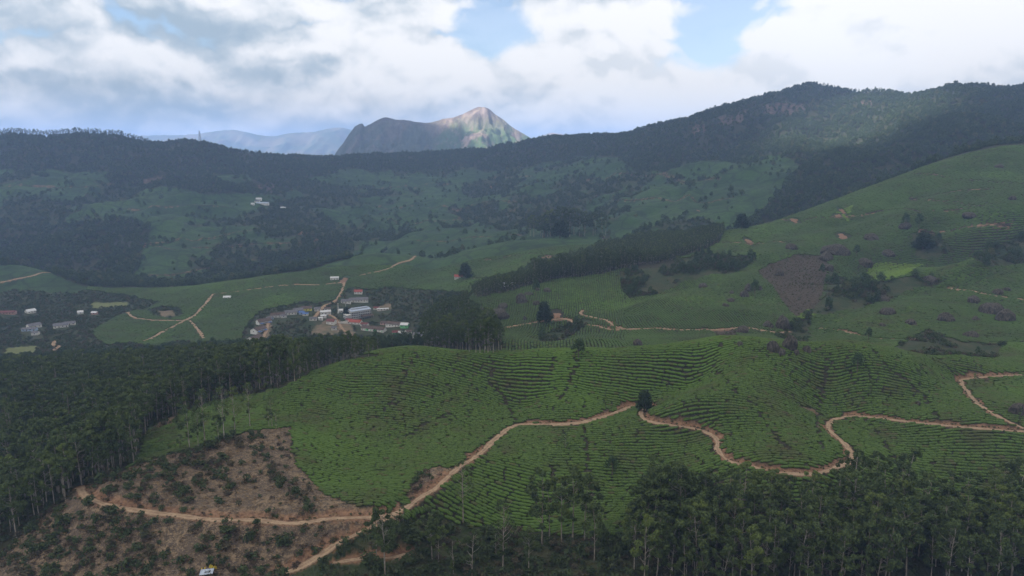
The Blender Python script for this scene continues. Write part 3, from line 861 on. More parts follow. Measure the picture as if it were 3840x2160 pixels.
hs(1213, 1192, 8, 5, 3.4, 1.0, 20, 'white', 'sheet', 'small white block below the white-roofed shed')
hs(1175, 1201, 10, 6, 3.0, 1.6, 8, 'white', 'slate', 'low white house with a grey roof left of the yard')
hs(1203, 1200, 6, 4, 3.0, 0.8, 5, 'white', 'sheet', 'tiny white hut at the edge of the yard')
hs(1243, 1214, 12, 9, 4.2, 2.4, -12, 'white', 'maroon', 'white arched gatehouse with a maroon roof at the village yard')
hs(1331, 1214, 20, 9, 3.2, 2.6, -14, 'white', 'red', 'house with a bright red tiled roof below the factory')
hs(1402, 1240, 36, 9, 3.4, 2.8, -22, 'white', 'brown', 'long brown-roofed row house with white and green walls', green=True)
hs(1253, 1236, 7, 5, 3.0, 1.4, 15, 'white', 'slate', 'small white hut at the bottom of the yard')
hs(1478, 1222, 22, 9, 3.4, 2.6, -18, 'white', 'brown', 'grey-brown row house right of the long row house')
hs(1518, 1226, 11, 8, 3.4, 2.2, -10, 'green', 'sheet', 'white-roofed house with green walls at the right end of the row')
hs(1484, 1254, 9, 7, 3.2, 2.0, 5, 'green', 'maroon', 'bright green house among trees')
hs(1508, 1255, 10, 6, 3.2, 1.6, 12, 'white', 'sheet', 'pale-roofed house beside the bright green house')
hs(1572, 1266, 12, 7, 3.2, 2.0, -12, 'white', 'slate', 'white house with a grey roof at the lower right of the village')
hs(1652, 1262, 8, 6, 3.0, 1.6, 0, 'white', 'slate', 'lone small white house at the right edge of the village')
hs(1298, 1136, 15, 8, 3.4, 2.4, 8, 'white', 'slate', 'white house with a dark roof behind the factory')
hs(1345, 1130, 30, 10, 3.4, 2.8, 14, 'white', 'slate', 'long grey-roofed row house behind the factory')
hs(1344, 1100, 13, 8, 3.2, 2.6, 5, 'white', 'red', 'red-roofed house on the slope behind the factory')
hs(1255, 1049, 14, 8, 4.0, 1.2, 8, 'white', 'sheet', 'white house at the end of the path on the tea hill')
hs(945, 1290, 8, 6, 3.0, 1.4, 20, 'white', 'slate', 'small white house half hidden by trees at the lane foot')
hs(1436, 1164, 17, 4, 2.6, 0.6, 12, 'white', 'sheet', 'long narrow white-roofed shelter right of the factory')
hs(1412, 1160, 8, 6, 2.6, 1.4, -10, 'white', 'maroon', 'small open shed with a maroon roof right of the factory')
hs(852, 1118, 11, 7, 1.8, 1.8, 10, 'white', 'sheet', 'white tent-like shelter in the tea below the hill path')
hs(1722, 1044, 16, 9, 3.4, 2.8, 4, 'white', 'red', 'red-roofed white bungalow beside the dark tree on the middle hill')
hs(1905, 1073, 12, 5, 3.0, 1.0, 10, 'white', 'sheet', 'pale shed at the foot of the plantation strip')
hs(115, 1173, 13, 9, 3.2, 2.6, 60, 'white', 'sheet', 'pale-roofed house among trees at the far left of the valley')
hs(31, 1177, 22, 8, 3.0, 1.8, 8, 'pink', 'maroon', 'long reddish house at the left edge of the valley')
hs(128, 1228, 16, 10, 3.4, 2.6, 55, 'white', 'slate', 'white-gabled house with dark roofs in the left valley')
hs(112, 1240, 18, 7, 2.8, 1.4, 8, 'bluewash', 'slate', 'low dark-roofed house in front of the white gable in the left valley')
hs(134, 1255, 8, 6, 3.0, 1.4, 5, 'white', 'slate', 'small pale house at the end of the left valley path')
hs(228, 1227, 18, 9, 3.4, 2.6, 35, 'white', 'slate', 'white-gabled house with a long grey roof right of the left valley group')
hs(262, 1218, 14, 7, 3.0, 1.8, 25, 'white', 'slate', 'low grey-roofed house behind the right white gable in the left valley')
hs(302, 1177, 8, 6, 3.0, 2.0, 30, 'white', 'sheet', 'tiny white house beside the left meadow')
hs(355, 1179, 8, 5, 3.0, 1.6, 0, 'pink', 'sheet', 'tiny pinkish house right of the left meadow')
hs(985, 767, 40, 10, 4.5, 3.0, 2, 'white', 'sheetblue', 'long white estate building with a blue-grey roof high on the slope')
hs(971, 750, 18, 9, 4.5, 2.6, 4, 'white', 'sheet', 'white building just above the long estate building')
hs(965, 759, 16, 8, 4.0, 2.6, 0, 'white', 'slate', 'low white building between the estate buildings')
hs(948, 768, 10, 7, 4.0, 2.0, 0, 'white', 'sheet', 'small white building left of the long estate building')
hs(1062, 783, 16, 8, 4.0, 2.2, -6, 'white', 'sheet', 'small white building right of the estate buildings on the slope')
for px, py, L_, yaw, wl, rf, lab in (
        (1012, 1198, 9, 35, 'bluewash', 'slate', 'small blue-walled hut between the lane bend and the upper row'), (1064, 1190, 8, 20, 'white', 'slate', 'small shed in front of the long white-gabled row house'),
        (1132, 1178, 8, 12, 'bluewash', 'blue', 'blue-roofed hut under the middle of the upper row'), (1228, 1163, 9, 15, 'white', 'brown', 'brown hut just above the long white-roofed shed'),
        (1281, 1170, 8, 10, 'white', 'sheet', 'white-roofed store between the two chimneys'), (1310, 1206, 9, -10, 'white', 'maroon', 'maroon-roofed hut left of the red-roofed house'),
        (1368, 1222, 11, -20, 'white', 'maroon', 'maroon-roofed house between the red roof and the long row house'), (1440, 1216, 9, -14, 'pink', 'brown', 'pinkish hut behind the long row house'),
        (1532, 1250, 9, 6, 'white', 'brown', 'brown-roofed hut right of the pale-roofed house'), (1604, 1256, 8, -8, 'white', 'sheet', 'white hut between the last two village houses')):
    hs(px, py, L_, 6, 2.9, 1.5, yaw, wl, rf, lab)
SCARS = [(2977, 826, 26, 16, 'bare orange soil scar by the lower right road'), (3158, 792, 14, 18, 'upright orange soil scar in the gully'), (3140, 810, 26, 9, 'orange bank beside the upright soil scar'), (3158, 886, 38, 12, 'wide orange soil scar on the right tea hill'),
         (2806, 905, 22, 18, 'orange scar at the lower road end'), (2619, 790, 10, 14, 'small orange scar on the far tea slope'), (2853, 840, 24, 8, 'orange bank at the left end of the lower right road'), (1840, 715, 14, 26, 'pale rock fall scar on the far slope'),
         (1140, 872, 46, 18, 'reddish bare slope below the estate buildings'), (2088, 1182, 40, 24, 'bare soil scar above the middle road'), (2050, 965, 40, 10, 'orange bank on the mound road'), (1290, 1052, 30, 16, 'bare red yard beside the hilltop house')]
SCAR_AT = [hit(s[0], s[1], 500) for s in SCARS]
FACTORY_PX, CHIMNEY_PX = (1346, 1188), (1269, 1176)
HOUSE_AT = [hit(a[0], a[1], 600) for a, k in H]
CLEAR = [(p[0], p[1], 0.55 * a[2] + 4) for p, (a, k) in zip(HOUSE_AT, H)] + [(hit(*FACTORY_PX, 600)[0], hit(*FACTORY_PX, 600)[1], 30)]
CLEAR = np.array(CLEAR)


def house_free(x, y, front=34.0):
    """False on and just in front of a building"""
    ok = np.ones(len(x), bool)
    for cx, cy, r in CLEAR:
        f = front if cy < 1300 else 60
        dx = np.abs(x - cx * y / cy)
        ok &= ~((dx < r) & (y < cy + r) & (y > cy - f))
    return ok
# ------------------------------------------------------------------ plant materials
def leaf_material(name, dark, light, dry=None, dry_amt=0.0, scale=0.6, transl=0.25, rand=0.35):
    m, t, b = material(name)
    geo = t.node('ShaderNodeNewGeometry')
    oi = t.node('ShaderNodeObjectInfo')
    n = t.noise(geo.outputs['Position'], scale, 2, 0.6)
    nb = t.noise(geo.outputs['Position'], 0.02, 3, 0.6)
    f = t.math('ADD', t.math('MULTIPLY', t.ramp(n, 0.3, 0.7), 1 - rand), t.math('MULTIPLY', oi.outputs['Random'], rand))
    c = t.mix(f, dark, light)
    c = t.mix(t.math('MULTIPLY', t.ramp(nb, 0.35, 0.7), 0.45), c, tuple(0.5 * (a + d) * 0.8 for a, d in zip(dark, light)))
    if dry:
        c = t.mix(t.math('MULTIPLY', t.ramp(oi.outputs['Random'], 1 - dry_amt - 0.05, 1 - dry_amt + 0.05), 0.75), c, dry)
    t.l.new(c, b.inputs['Base Color'])
    b.inputs['Roughness'].default_value = 0.75
    if transl:
        tr = t.node('ShaderNodeBsdfTranslucent')
        t.l.new(c, tr.inputs[0])
        mx = t.node('ShaderNodeMixShader')
        mx.inputs[0].default_value = transl
        t.l.new(b.outputs[0], mx.inputs[1]); t.l.new(tr.outputs[0], mx.inputs[2])
        out = [x for x in t.n if x.type == 'OUTPUT_MATERIAL'][0]
        t.l.new(mx.outputs[0], out.inputs[0])
    M[name] = m
    return m

leaf_material('gum_leaf', (0.044, 0.068, 0.027), (0.112, 0.152, 0.049), (0.125, 0.165, 0.042), 0.10)
leaf_material('wood_leaf', (0.036, 0.060, 0.028), (0.092, 0.128, 0.052), (0.12, 0.125, 0.060), 0.07, scale=0.2)
leaf_material('oak_leaf', (0.030, 0.055, 0.026), (0.070, 0.108, 0.044))
leaf_material('dark_leaf', (0.018, 0.030, 0.016), (0.042, 0.066, 0.030))
leaf_material('shrub_leaf', (0.034, 0.056, 0.024), (0.086, 0.112, 0.046), (0.095, 0.075, 0.052), 0.22)
leaf_material('dry_shrub_leaf', (0.060, 0.050, 0.034), (0.115, 0.086, 0.058), (0.06, 0.07, 0.03), 0.3)
# clipped tea: fresh tips over dark leaves
mt, t, b = material('tea_leaf')
geo = t.node('ShaderNodeNewGeometry'); oi = t.node('ShaderNodeObjectInfo')
n_s = t.noise(geo.outputs['Position'], 1.4, 3, 0.65)
n_m = t.noise(geo.outputs['Position'], 0.05, 4, 0.6)
n_l = t.noise(geo.outputs['Position'], 0.011, 3, 0.55)
c = t.mix(t.ramp(n_s, 0.3, 0.72), (0.038, 0.062, 0.018), (0.094, 0.154, 0.030))
c = t.mix(t.math('MULTIPLY', oi.outputs['Random'], 0.40), c, (0.036, 0.068, 0.019))
c = t.mix(t.math('MULTIPLY', t.ramp(n_m, 0.48, 0.72), 0.6), c, (0.058, 0.052, 0.027))
c = t.mix(t.math('MULTIPLY', t.ramp(n_l, 0.48, 0.68), 0.55), c, (0.082, 0.150, 0.026))
c = t.mix(t.math('MULTIPLY', t.ramp(oi.outputs['Random'], 0.93, 0.97), 0.5), c, (0.085, 0.062, 0.035))
t.l.new(c, b.inputs['Base Color'])
bump(t, b, t.noise(geo.outputs['Position'], 4.0, 3, 0.7), 0.25, 1.0)
M['tea'] = mt
mt, t, b = material('gum_bark')
geo = t.node('ShaderNodeNewGeometry'); oi = t.node('ShaderNodeObjectInfo')
mp = t.node('ShaderNodeMapping'); mp.inputs['Scale'].default_value = (3, 3, 0.5); t.l.new(geo.outputs['Position'], mp.inputs[0])
n = t.noise(mp.outputs[0], 1.0, 4, 0.6)
c = t.mix(t.ramp(n, 0.35, 0.65), (0.15, 0.13, 0.105), (0.40, 0.37, 0.32))
c = t.mix(t.math('MULTIPLY', oi.outputs['Random'], 0.5), c, (0.17, 0.14, 0.11))
t.l.new(c, b.inputs['Base Color'])
M['gum_bark'] = mt
mt, t, b = material('dark_bark')
geo = t.node('ShaderNodeNewGeometry')
t.l.new(t.mix(t.noise(geo.outputs['Position'], 2.0, 3), (0.06, 0.048, 0.036), (0.15, 0.125, 0.10)), b.inputs['Base Color'])
M['dark_bark'] = mt

# ------------------------------------------------------------------ plant meshes
def tube(P, rad, sides=6):
    P = np.asarray(P, float); n = len(P)
    T = np.gradient(P, axis=0); T /= np.linalg.norm(T, axis=1)[:, None] + 1e-9
    ref = np.array([1.0, 0.2, 0.1]); A = np.cross(T, ref); A /= np.linalg.norm(A, axis=1)[:, None] + 1e-9
    B = np.cross(T, A)
    a = np.linspace(0, 2 * np.pi, sides, endpoint=False)
    V = P[:, None] + (A[:, None] * np.cos(a)[None, :, None] + B[:, None] * np.sin(a)[None, :, None]) * np.asarray(rad)[:, None, None]
    i = np.arange(n * sides).reshape(n, sides)
    j = np.roll(i, -1, axis=1)
    F = np.stack([i[:-1], j[:-1], j[1:], i[1:]], -1).reshape(-1, 4)
    return V.reshape(-1, 3), F


def join(parts):
    Vs, Fs, k = [], [], 0
    for V, F in parts:
        Vs.append(V); Fs.append(F + k); k += len(V)
    return np.vstack(Vs), np.vstack(Fs)


def leaves(rs, centers, radii, count, size, flat=0.8, shell=0.45):
    """leaf-spray quads spread through ellipsoid clumps"""
    n = len(centers) * count
    d = rs.normal(size=(n, 3)); d /= np.linalg.norm(d, axis=1)[:, None]
    r = (shell + (1 - shell) * rs.random(n)) ** 0.7
    c = np.repeat(np.asarray(centers, float), count, 0); ra = np.repeat(np.asarray(radii, float), count)
    p = c + d * (r * ra)[:, None] * np.array([1, 1, flat])
    nrm = d * 0.9 + rs.normal(size=(n, 3)) * 0.75 + np.array([0, 0, 0.35])
    nrm /= np.linalg.norm(nrm, axis=1)[:, None]
    a = np.cross(nrm, rs.normal(size=(n, 3))); a /= np.linalg.norm(a, axis=1)[:, None] + 1e-9
    bb = np.cross(nrm, a)
    s = size * (0.6 + 0.8 * rs.random(n))[:, None]
    V = np.stack([p - a * s, p - bb * s * 0.45, p + a * s, p + bb * s * 0.45], 1).reshape(-1, 3)
    F = np.arange(n * 4).reshape(n, 4)
    return V, F


def gum_tree(seed, h, bare=0.5, clumps=13, per=75, leaf=0.42, spread=0.125, sides=6):
    """tall slim eucalyptus: pale trunk, high crown of rounded tufts; returns trunk and crown arrays"""
    rs = np.random.default_rng(seed)
    zz = np.linspace(0, 1, 9)
    bend = rs.normal(size=2) * 0.018 * h
    wob = np.cumsum(rs.normal(size=(9, 2)) * 0.0035 * h, 0)
    P = np.c_[bend[0] * zz ** 2 + wob[:, 0] * zz, bend[1] * zz ** 2 + wob[:, 1] * zz, zz * h * 0.95 - 0.6]
    r0 = 0.0105 * h * (0.85 + 0.3 * rs.random())
    parts = [tube(P, r0 * (1 - 0.85 * zz) + 0.02, sides)]
    cs, rr = [], []
    for k in range(clumps):
        f = bare + (1 - bare) * (k + rs.random() * 0.8) / clumps
        f = min(f, 0.99)
        g = (f - bare) / (1 - bare)
        reach = h * spread * (0.35 + 1.1 * math.sin(math.pi * min(1, 0.22 + 0.70 * g))) * (0.55 + 0.6 * rs.random())
        a = rs.random() * 6.283
        st = np.array([np.interp(f - 0.06, zz, P[:, 0]), np.interp(f - 0.06, zz, P[:, 1]), (f - 0.06) * h * 0.95])
        en = st + np.array([math.cos(a) * reach, math.sin(a) * reach, h * 0.055 + reach * 0.45])
        md = (st + en) / 2 - np.array([0, 0, reach * 0.12])
        rb = r0 * (1 - 0.85 * f) * 0.55 + 0.015
        parts.append(tube([st, md, en], [rb, rb * 0.7, rb * 0.3], 4))
        cs.append(en); rr.append(h * (0.042 + 0.026 * rs.random()) * (1.15 - 0.35 * g))
    cs.append(np.array([P[-1, 0], P[-1, 1], h * 0.965])); rr.append(h * 0.045)
    # a few stray tufts lower down the stem
    for k in range(2):
        f = bare * (0.62 + 0.35 * rs.random()); a = rs.random() * 6.283
        cs.append(np.array([np.interp(f, zz, P[:, 0]) + math.cos(a) * h * 0.03, np.interp(f, zz, P[:, 1]) + math.sin(a) * h * 0.03, f * h])); rr.append(h * 0.026)
    return join(parts), leaves(rs, cs, rr, per, leaf * h / 24, 0.85)


def round_tree(seed, h, w, clumps=11, per=26, leaf=0.9, low=0.32, sides=5):
    rs = np.random.default_rng(seed)
    tr = [tube([(0, 0, -0.5), (0.1, 0, h * 0.25), (0.15, 0.1, h * 0.6)], [0.028 * h, 0.02 * h, 0.008 * h], sides)]
    cs, rr = [], []
    for k in range(clumps):
        a = k * 2.4 + rs.random(); f = (k + 0.5) / clumps
        rad = w * 0.5 * 0.62 * math.sqrt(max(0.02, 1 - (f * 1.02) ** 2)) * (0.7 + 0.5 * rs.random())
        c = np.array([math.cos(a) * rad, math.sin(a) * rad, h * (low + (0.9 - low) * f)])
        cs.append(c); rr.append(w * (0.17 + 0.09 * rs.random()))
        tr.append(tube([(0.1, 0.05, h * 0.35), c * 0.6 + np.array([0, 0, h * 0.12]), c], [0.010 * h, 0.007 * h, 0.003 * h], 3))
    return join(tr), leaves(rs, cs, rr, per, leaf, 0.8)


def bare_tree(seed, h):
    """old eucalyptus with few leaves: white stem and thin upswept limbs"""
    rs = np.random.default_rng(seed)
    (tv, tf), cr = gum_tree(seed, h, 0.45, 12, 46, 0.38, 0.10)
    parts = [(tv, tf)]
    for k in range(16):
        f = 0.35 + 0.6 * k / 16; a = rs.random() * 6.283; L = h * 0.09 * (0.6 + 0.7 * rs.random())
        s = np.array([0, 0, f * h * 0.95])
        parts.append(tube([s, s + np.array([math.cos(a) * L * 0.6, math.sin(a) * L * 0.6, L * 0.35]), s + np.array([math.cos(a) * L, math.sin(a) * L, L * 1.0])], [0.06, 0.04, 0.015], 4))
    return join(parts), cr


def pair_mesh(name, trunk, crown, bark, leafm):
    (tv, tf), (cv, cf) = trunk, crown
    me = np_mesh(name, np.vstack([tv, cv]), np.vstack([tf, cf + len(tv)]), smooth=False)
    me.materials.append(M[bark]); me.materials.append(M[leafm])
    me.polygons.foreach_set('material_index', np.r_[np.zeros(len(tf), np.int32), np.ones(len(cf), np.int32)])
    return me


def single(name, arr, mat, smooth=False):
    me = np_mesh(name, arr[0], arr[1], smooth)
    me.materials.append(M[mat])
    return me


def shrub(seed, w, h, n=70, leaf=0.30):
    rs = np.random.default_rng(seed)
    cs = [(rs.normal() * w * 0.22, rs.normal() * w * 0.22, h * (0.35 + 0.35 * rs.random())) for _ in range(5)]
    rr = [w * (0.24 + 0.12 * rs.random()) for _ in range(5)]
    V, F = leaves(rs, cs, rr, n // 5, leaf, h / w)
    V[:, 2] = np.maximum(V[:, 2], -0.1)
    return V, F


def tea_bush(seed):
    """one clipped bush, about 1 x 1 x 1: flat lumpy top, rounded flanks"""
    rs = np.random.default_rng(seed)
    prof = [(0.36, 0.0), (0.50, 0.35), (0.49, 0.68), (0.40, 0.92), (0.20, 1.0)]
    n = 9
    V = []
    for r, z in prof:
        for k in range(n):
            a = 2 * math.pi * k / n + rs.normal() * 0.09
            q = r * (1 + rs.normal() * 0.10)
            ca, sa = math.cos(a), math.sin(a)
            e = (abs(ca) ** 3 + abs(sa) ** 3) ** (-1 / 3)
            V.append((ca * q * e, sa * q * e, z * (1 + rs.normal() * 0.07)))
    V.append((0, 0, 1.02))
    V.append((0.2, 0.1, 1.0))
    i = np.arange(len(prof) * n).reshape(len(prof), n); j = np.roll(i, -1, axis=1)
    F = [list(f) for f in np.stack([i[:-1], j[:-1], j[1:], i[1:]], -1).reshape(-1, 4)]
    top = len(prof) * n
    T = [[i[-1, k], j[-1, k], top] for k in range(n)]
    me = bpy.data.meshes.new('tea_bush')
    me.from_pydata(V[:top + 1], [], F + T)
    me.polygons.foreach_set('use_smooth', [True] * len(me.polygons))
    me.materials.append(M['tea'])
    return me


# ------------------------------------------------------------------ scattering
def field_points(d0, d1, per_m2, seed, umax=0.86):
    rs = np.random.default_rng(seed)
    area = umax * (d1 ** 2 - d0 ** 2)
    n = int(area * per_m2)
    y = np.sqrt(d0 ** 2 + (d1 ** 2 - d0 ** 2) * rs.random(n))
    x = (rs.random(n) * 2 - 1) * umax * y
    return x, y


def in_frame(x, y, z, m=140):
    px, py = project(x, y, z)
    return (px > -m) & (px < 3840 + m) & (py < 2160 + 260)


def instancer(name, pts, rotz, scl, pick, meshes, label, category):
    """one 'stuff' object: points carrying copies of a few plant meshes"""
    col = bpy.data.collections.new(name + '_shapes')
    for k, m in enumerate(meshes):
        col.objects.link(bpy.data.objects.new('%s_shape_%02d' % (name, k), m))
    n = len(pts)
    me = bpy.data.meshes.new(name)
    me.vertices.add(n)
    me.vertices.foreach_set('co', np.ascontiguousarray(pts, dtype=np.float32).ravel())
    rot = np.zeros((n, 3), np.float32)
    rotz = np.asarray(rotz)
    if rotz.ndim == 1:
        rot[:, 2] = rotz
    else:
        rot[:] = rotz
    scl = np.asarray(scl, np.float32)
    if scl.ndim == 1:
        scl = np.repeat(scl[:, None], 3, 1)
    for nm, ty, ar, key in (('rot', 'FLOAT_VECTOR', rot, 'vector'), ('scl', 'FLOAT_VECTOR', scl, 'vector'), ('pick', 'INT', np.asarray(pick, np.int32), 'value')):
        a = me.attributes.new(nm, ty, 'POINT')
        a.data.foreach_set(key, np.ascontiguousarray(ar).ravel())
    o = bpy.data.objects.new(name, me)
    COL.objects.link(o)
    g = bpy.data.node_groups.new(name, 'GeometryNodeTree')
    g.interface.new_socket('Geometry', in_out='INPUT', socket_type='NodeSocketGeometry')
    g.interface.new_socket('Geometry', in_out='OUTPUT', socket_type='NodeSocketGeometry')
    N, L = g.nodes, g.links
    gi, go, iop, ci = N.new('NodeGroupInput'), N.new('NodeGroupOutput'), N.new('GeometryNodeInstanceOnPoints'), N.new('GeometryNodeCollectionInfo')
    ci.inputs['Collection'].default_value = col
    ci.inputs['Separate Children'].default_value = True
    ci.inputs['Reset Children'].default_value = True
    def at(nm, ty):
        a = N.new('GeometryNodeInputNamedAttribute'); a.data_type = ty; a.inputs['Name'].default_value = nm
        return a.outputs['Attribute']
    L.new(gi.outputs[0], iop.inputs['Points']); L.new(ci.outputs[0], iop.inputs['Instance'])
    iop.inputs['Pick Instance'].default_value = True
    L.new(at('pick', 'INT'), iop.inputs['Instance Index'])
    e2r = N.new('FunctionNodeEulerToRotation')
    L.new(at('rot', 'FLOAT_VECTOR'), e2r.inputs[0]); L.new(e2r.outputs[0], iop.inputs['Rotation'])
    L.new(at('scl', 'FLOAT_VECTOR'), iop.inputs['Scale'])
    L.new(iop.outputs[0], go.inputs[0])
    o.modifiers.new('scatter', 'NODES').node_group = g
    tag(o, label, category, kind='stuff')
    return o


CANOPY = [(-200, 1345), (380, 1318), (560, 1302), (750, 1292), (930, 1288), (1000, 1268), (1150, 1266), (1250, 1258), (1420, 1262), (1560, 1265), (1590, 1190), (1660, 1110), (1760, 1120), (1900, 1195), (2000, 1290)]
def canopy_cap(x, y, z):
    """tallest a tree may be here: the wood below the village is younger and lower"""
    px, py = project(x, y, z)
    top = np.interp(px, [c[0] for c in CANOPY], [c[1] for c in CANOPY])
    t = ray(px, top)[1]
    h = CAMZ + t * y - z
    return np.where((px < 2000) & (y > np.where(px > 700, 335, 450)), h, 99.0)


def build_root(name, loc, rz=0.0, scale=1.0):
    o = bpy.data.objects.new(name, None)
    COL.objects.link(o)
    o.location = loc
    o.rotation_euler = (0, 0, rz)
    o.scale = (scale,) * 3 if np.isscalar(scale) else scale
    o.empty_display_size = 0.5
    return o


def part(name, mesh, parent):
    o = bpy.data.objects.new(name, mesh)
    COL.objects.link(o)
    o.parent = parent
    return o

# ------------------------------------------------------------------ tea gardens
def tea_block(d0, d1, u0, u1, pitch, along, ang, seed, warp=5.0):
    """bushes in rows running at an angle; returns x, y, row direction"""
    rs = np.random.default_rng(seed)
    cx, cy = 0.5 * (u0 + u1) * (d0 + d1) / 2, (d0 + d1) / 2
    half = max((d1 - d0) / 2, max(abs(u0), abs(u1)) * d1 - abs(cx), abs(u1 - u0) * d1 / 2) * 1.3 + 30
    a = np.arange(-half, half, along); b = np.arange(-half, half, pitch)
    A, B = np.meshgrid(a, b)
    A = A + rs.normal(size=A.shape) * along * 0.22 + (rs.random(len(b)) * along)[:, None]
    B = B + rs.normal(size=B.shape) * pitch * 0.05
    ca, sa = math.cos(ang), math.sin(ang)
    X = cx + A * ca - B * sa; Y = cy + A * sa + B * ca
    def bend(X, Y):
        # rows bend round the hill with the contours
        return X + 0.5 * warp * fbm(X / 75, Y / 75, seed + 3, 2), Y + warp * fbm(X / 75, Y / 75, seed + 4, 2) + 0.8 * fbm(X / 24, Y / 24, seed + 5, 2)
    X0, Y0 = X.ravel(), Y.ravel()
    X, Y = bend(X0, Y0)
    X1, Y1 = bend(X0 + ca, Y0 + sa)
    th = np.arctan2(Y1 - Y, X1 - X)
    k = (Y > d0) & (Y < d1) & (X / np.maximum(Y, 1) > u0) & (X / np.maximum(Y, 1) < u1)
    return X[k], Y[k], th[k]


blocks = [  # d0, d1, u0, u1, pitch, along, angle, seed
    (225, 545, -0.60, 0.06, 1.9, 2.4, R(-7), 101),
    (225, 545, 0.06, 0.30, 1.9, 2.4, R(3), 102),
    (225, 545, 0.30, 0.80, 1.9, 2.4, R(-6), 103),
    (545, 1010, -0.10, 0.16, 2.6, 3.0, R(84), 104),
    (545, 900, 0.16, 0.42, 2.6, 3.0, R(97), 105),
    (545, 860, 0.42, 0.80, 2.5, 3.0, R(-12), 106),
    (860, 1310, 0.30, 0.80, 3.0, 3.6, R(-18), 107),
    (860, 1300, -0.60, -0.10, 2.8, 3.4, R(10), 108),
    (1010, 1300, -0.10, 0.30, 3.0, 3.6, R(4), 109),
]
tx, ty, ta, tsz = [], [], [], []
for d0, d1, u0, u1, pitch, along, ang, sd in blocks:
    x, y, th = tea_block(d0, d1, u0, u1, pitch, along, ang, sd)
    tx.append(x); ty.append(y); ta.append(th); tsz.append(np.tile([along * 1.30, pitch * (0.87 if d0 < 500 else 0.84)], (len(x), 1)))
tx, ty, ta, tsz = map(np.concatenate, (tx, ty, ta, tsz))
tz = terrain(tx, ty)
ok = in_frame(tx, ty, tz)
tx, ty, ta, tsz, tz = tx[ok], ty[ok], ta[ok], tsz[ok], tz[ok]
tc_ = classify(tx, ty, tz)
ok = (tc_ == TEA)
tx, ty, ta, tsz, tz = tx[ok], ty[ok], ta[ok], tsz[ok], tz[ok]
# keep the roads, their banks and the walkers' gaps free
iu = np.clip(((tx / ty - TU[0]) / du).round().astype(int), 0, NU - 1); iv = np.clip(((np.log(ty) - TV[0]) / dv).round().astype(int), 0, NV - 1)
rd, uph = ROAD_D[iv, iu], UPHILL[iv, iu]
ok = (rd > np.where((uph > 0.25) & (ty < 620), 2.9, 1.0))
nearsel = np.nonzero(ok & (ty < 760))[0]
gd = np.array([gap_kd.find((tx[i], ty[i], 0))[2] for i in nearsel])
ok[nearsel[gd < 0.85]] = False
# bare spots where bushes have died back
for sc_, (ax, ay, az) in zip(SCARS, SCAR_AT):
    ok &= ((tx - ax) / (sc_[2] / FPX * ay * 0.62 + 1)) ** 2 + ((ty - ay) / (sc_[3] / FPX * ay * 3.0 + 1)) ** 2 > 1
spot = fbm(tx / 9.0, ty / 9.0, 88, 3)
ok &= spot < 1.32
tx, ty, ta, tsz, tz = tx[ok], ty[ok], ta[ok], tsz[ok], tz[ok]
nb_ = len(tx)
rs = np.random.default_rng(5)
th_ = (0.80 + 0.25 * rs.random(nb_)) * (1 + 0.4 * (ty > 545))
scl = np.c_[tsz[:, 0] * (0.90 + 0.30 * rs.random(nb_)), tsz[:, 1] * (0.92 + 0.14 * rs.random(nb_)), th_]
# tilt with the ground
eps = 1.5
gx = (terrain(tx + eps, ty) - terrain(tx - eps, ty)) / (2 * eps)
gy = (terrain(tx, ty + eps) - terrain(tx, ty - eps)) / (2 * eps)
c_, s_ = np.cos(ta), np.sin(ta)
ga, gb = gx * c_ + gy * s_, -gx * s_ + gy * c_
rot = np.c_[np.arctan(gb), -np.arctan(ga), ta + rs.normal(size=nb_) * 0.06]
tea_meshes = [tea_bush(s) for s in range(6)]
pick = rs.integers(0, 6, nb_)
bright_m = M['tea'].copy(); bright_m.name = 'fresh_tea_leaf'
for nd in bright_m.node_tree.nodes:                      # the freshly flushed plot is a yellower leaf
    if nd.type == 'BSDF_PRINCIPLED':
        src = nd.inputs['Base Color'].links[0].from_socket
        mxn = bright_m.node_tree.nodes.new('ShaderNodeMix'); mxn.data_type = 'RGBA'; mxn.inputs[0].default_value = 0.42
        mxn.inputs[7].default_value = (0.15, 0.24, 0.03, 1)
        bright_m.node_tree.links.new(src, mxn.inputs[6]); bright_m.node_tree.links.new(mxn.outputs[2], nd.inputs['Base Color'])
for s_2 in range(2):
    bm_ = tea_meshes[s_2].copy(); bm_.materials[0] = bright_m; tea_meshes.append(bm_)
qx, qy = project(tx, ty, tz)
fresh = (ty > 600) & (in_poly(qx, qy, [(3225, 1050), (3250, 1010), (3300, 985), (3460, 992), (3400, 1030), (3260, 1075)]) | in_poly(qx, qy, [(3130, 800), (3200, 770), (3180, 830)]) | in_poly(qx, qy, [(2990, 1130), (3060, 1180), (3000, 1200), (2960, 1160)]))
pick[fresh] = 6 + pick[fresh] % 2
old_m = M['tea'].copy(); old_m.name = 'old_tea_leaf'           # older, darker plots on the hills beyond
for nd in list(old_m.node_tree.nodes):
    if nd.type == 'BSDF_PRINCIPLED':
        src = nd.inputs['Base Color'].links[0].from_socket
        mxn = old_m.node_tree.nodes.new('ShaderNodeMix'); mxn.data_type = 'RGBA'; mxn.inputs[0].default_value = 0.38
        mxn.inputs[7].default_value = (0.024, 0.040, 0.018, 1)
        old_m.node_tree.links.new(src, mxn.inputs[6]); old_m.node_tree.links.new(mxn.outputs[2], nd.inputs['Base Color'])
for s_2 in range(4):
    bm_ = tea_meshes[s_2].copy(); bm_.materials[0] = old_m; tea_meshes.append(bm_)
plot = fbm(tx / 160, ty / 160, 171, 2)
old = (ty > 545) & ~fresh & (plot + 0.4 * rs.normal(size=nb_) < 0.75)
pick[old] = 8 + pick[old] % 4
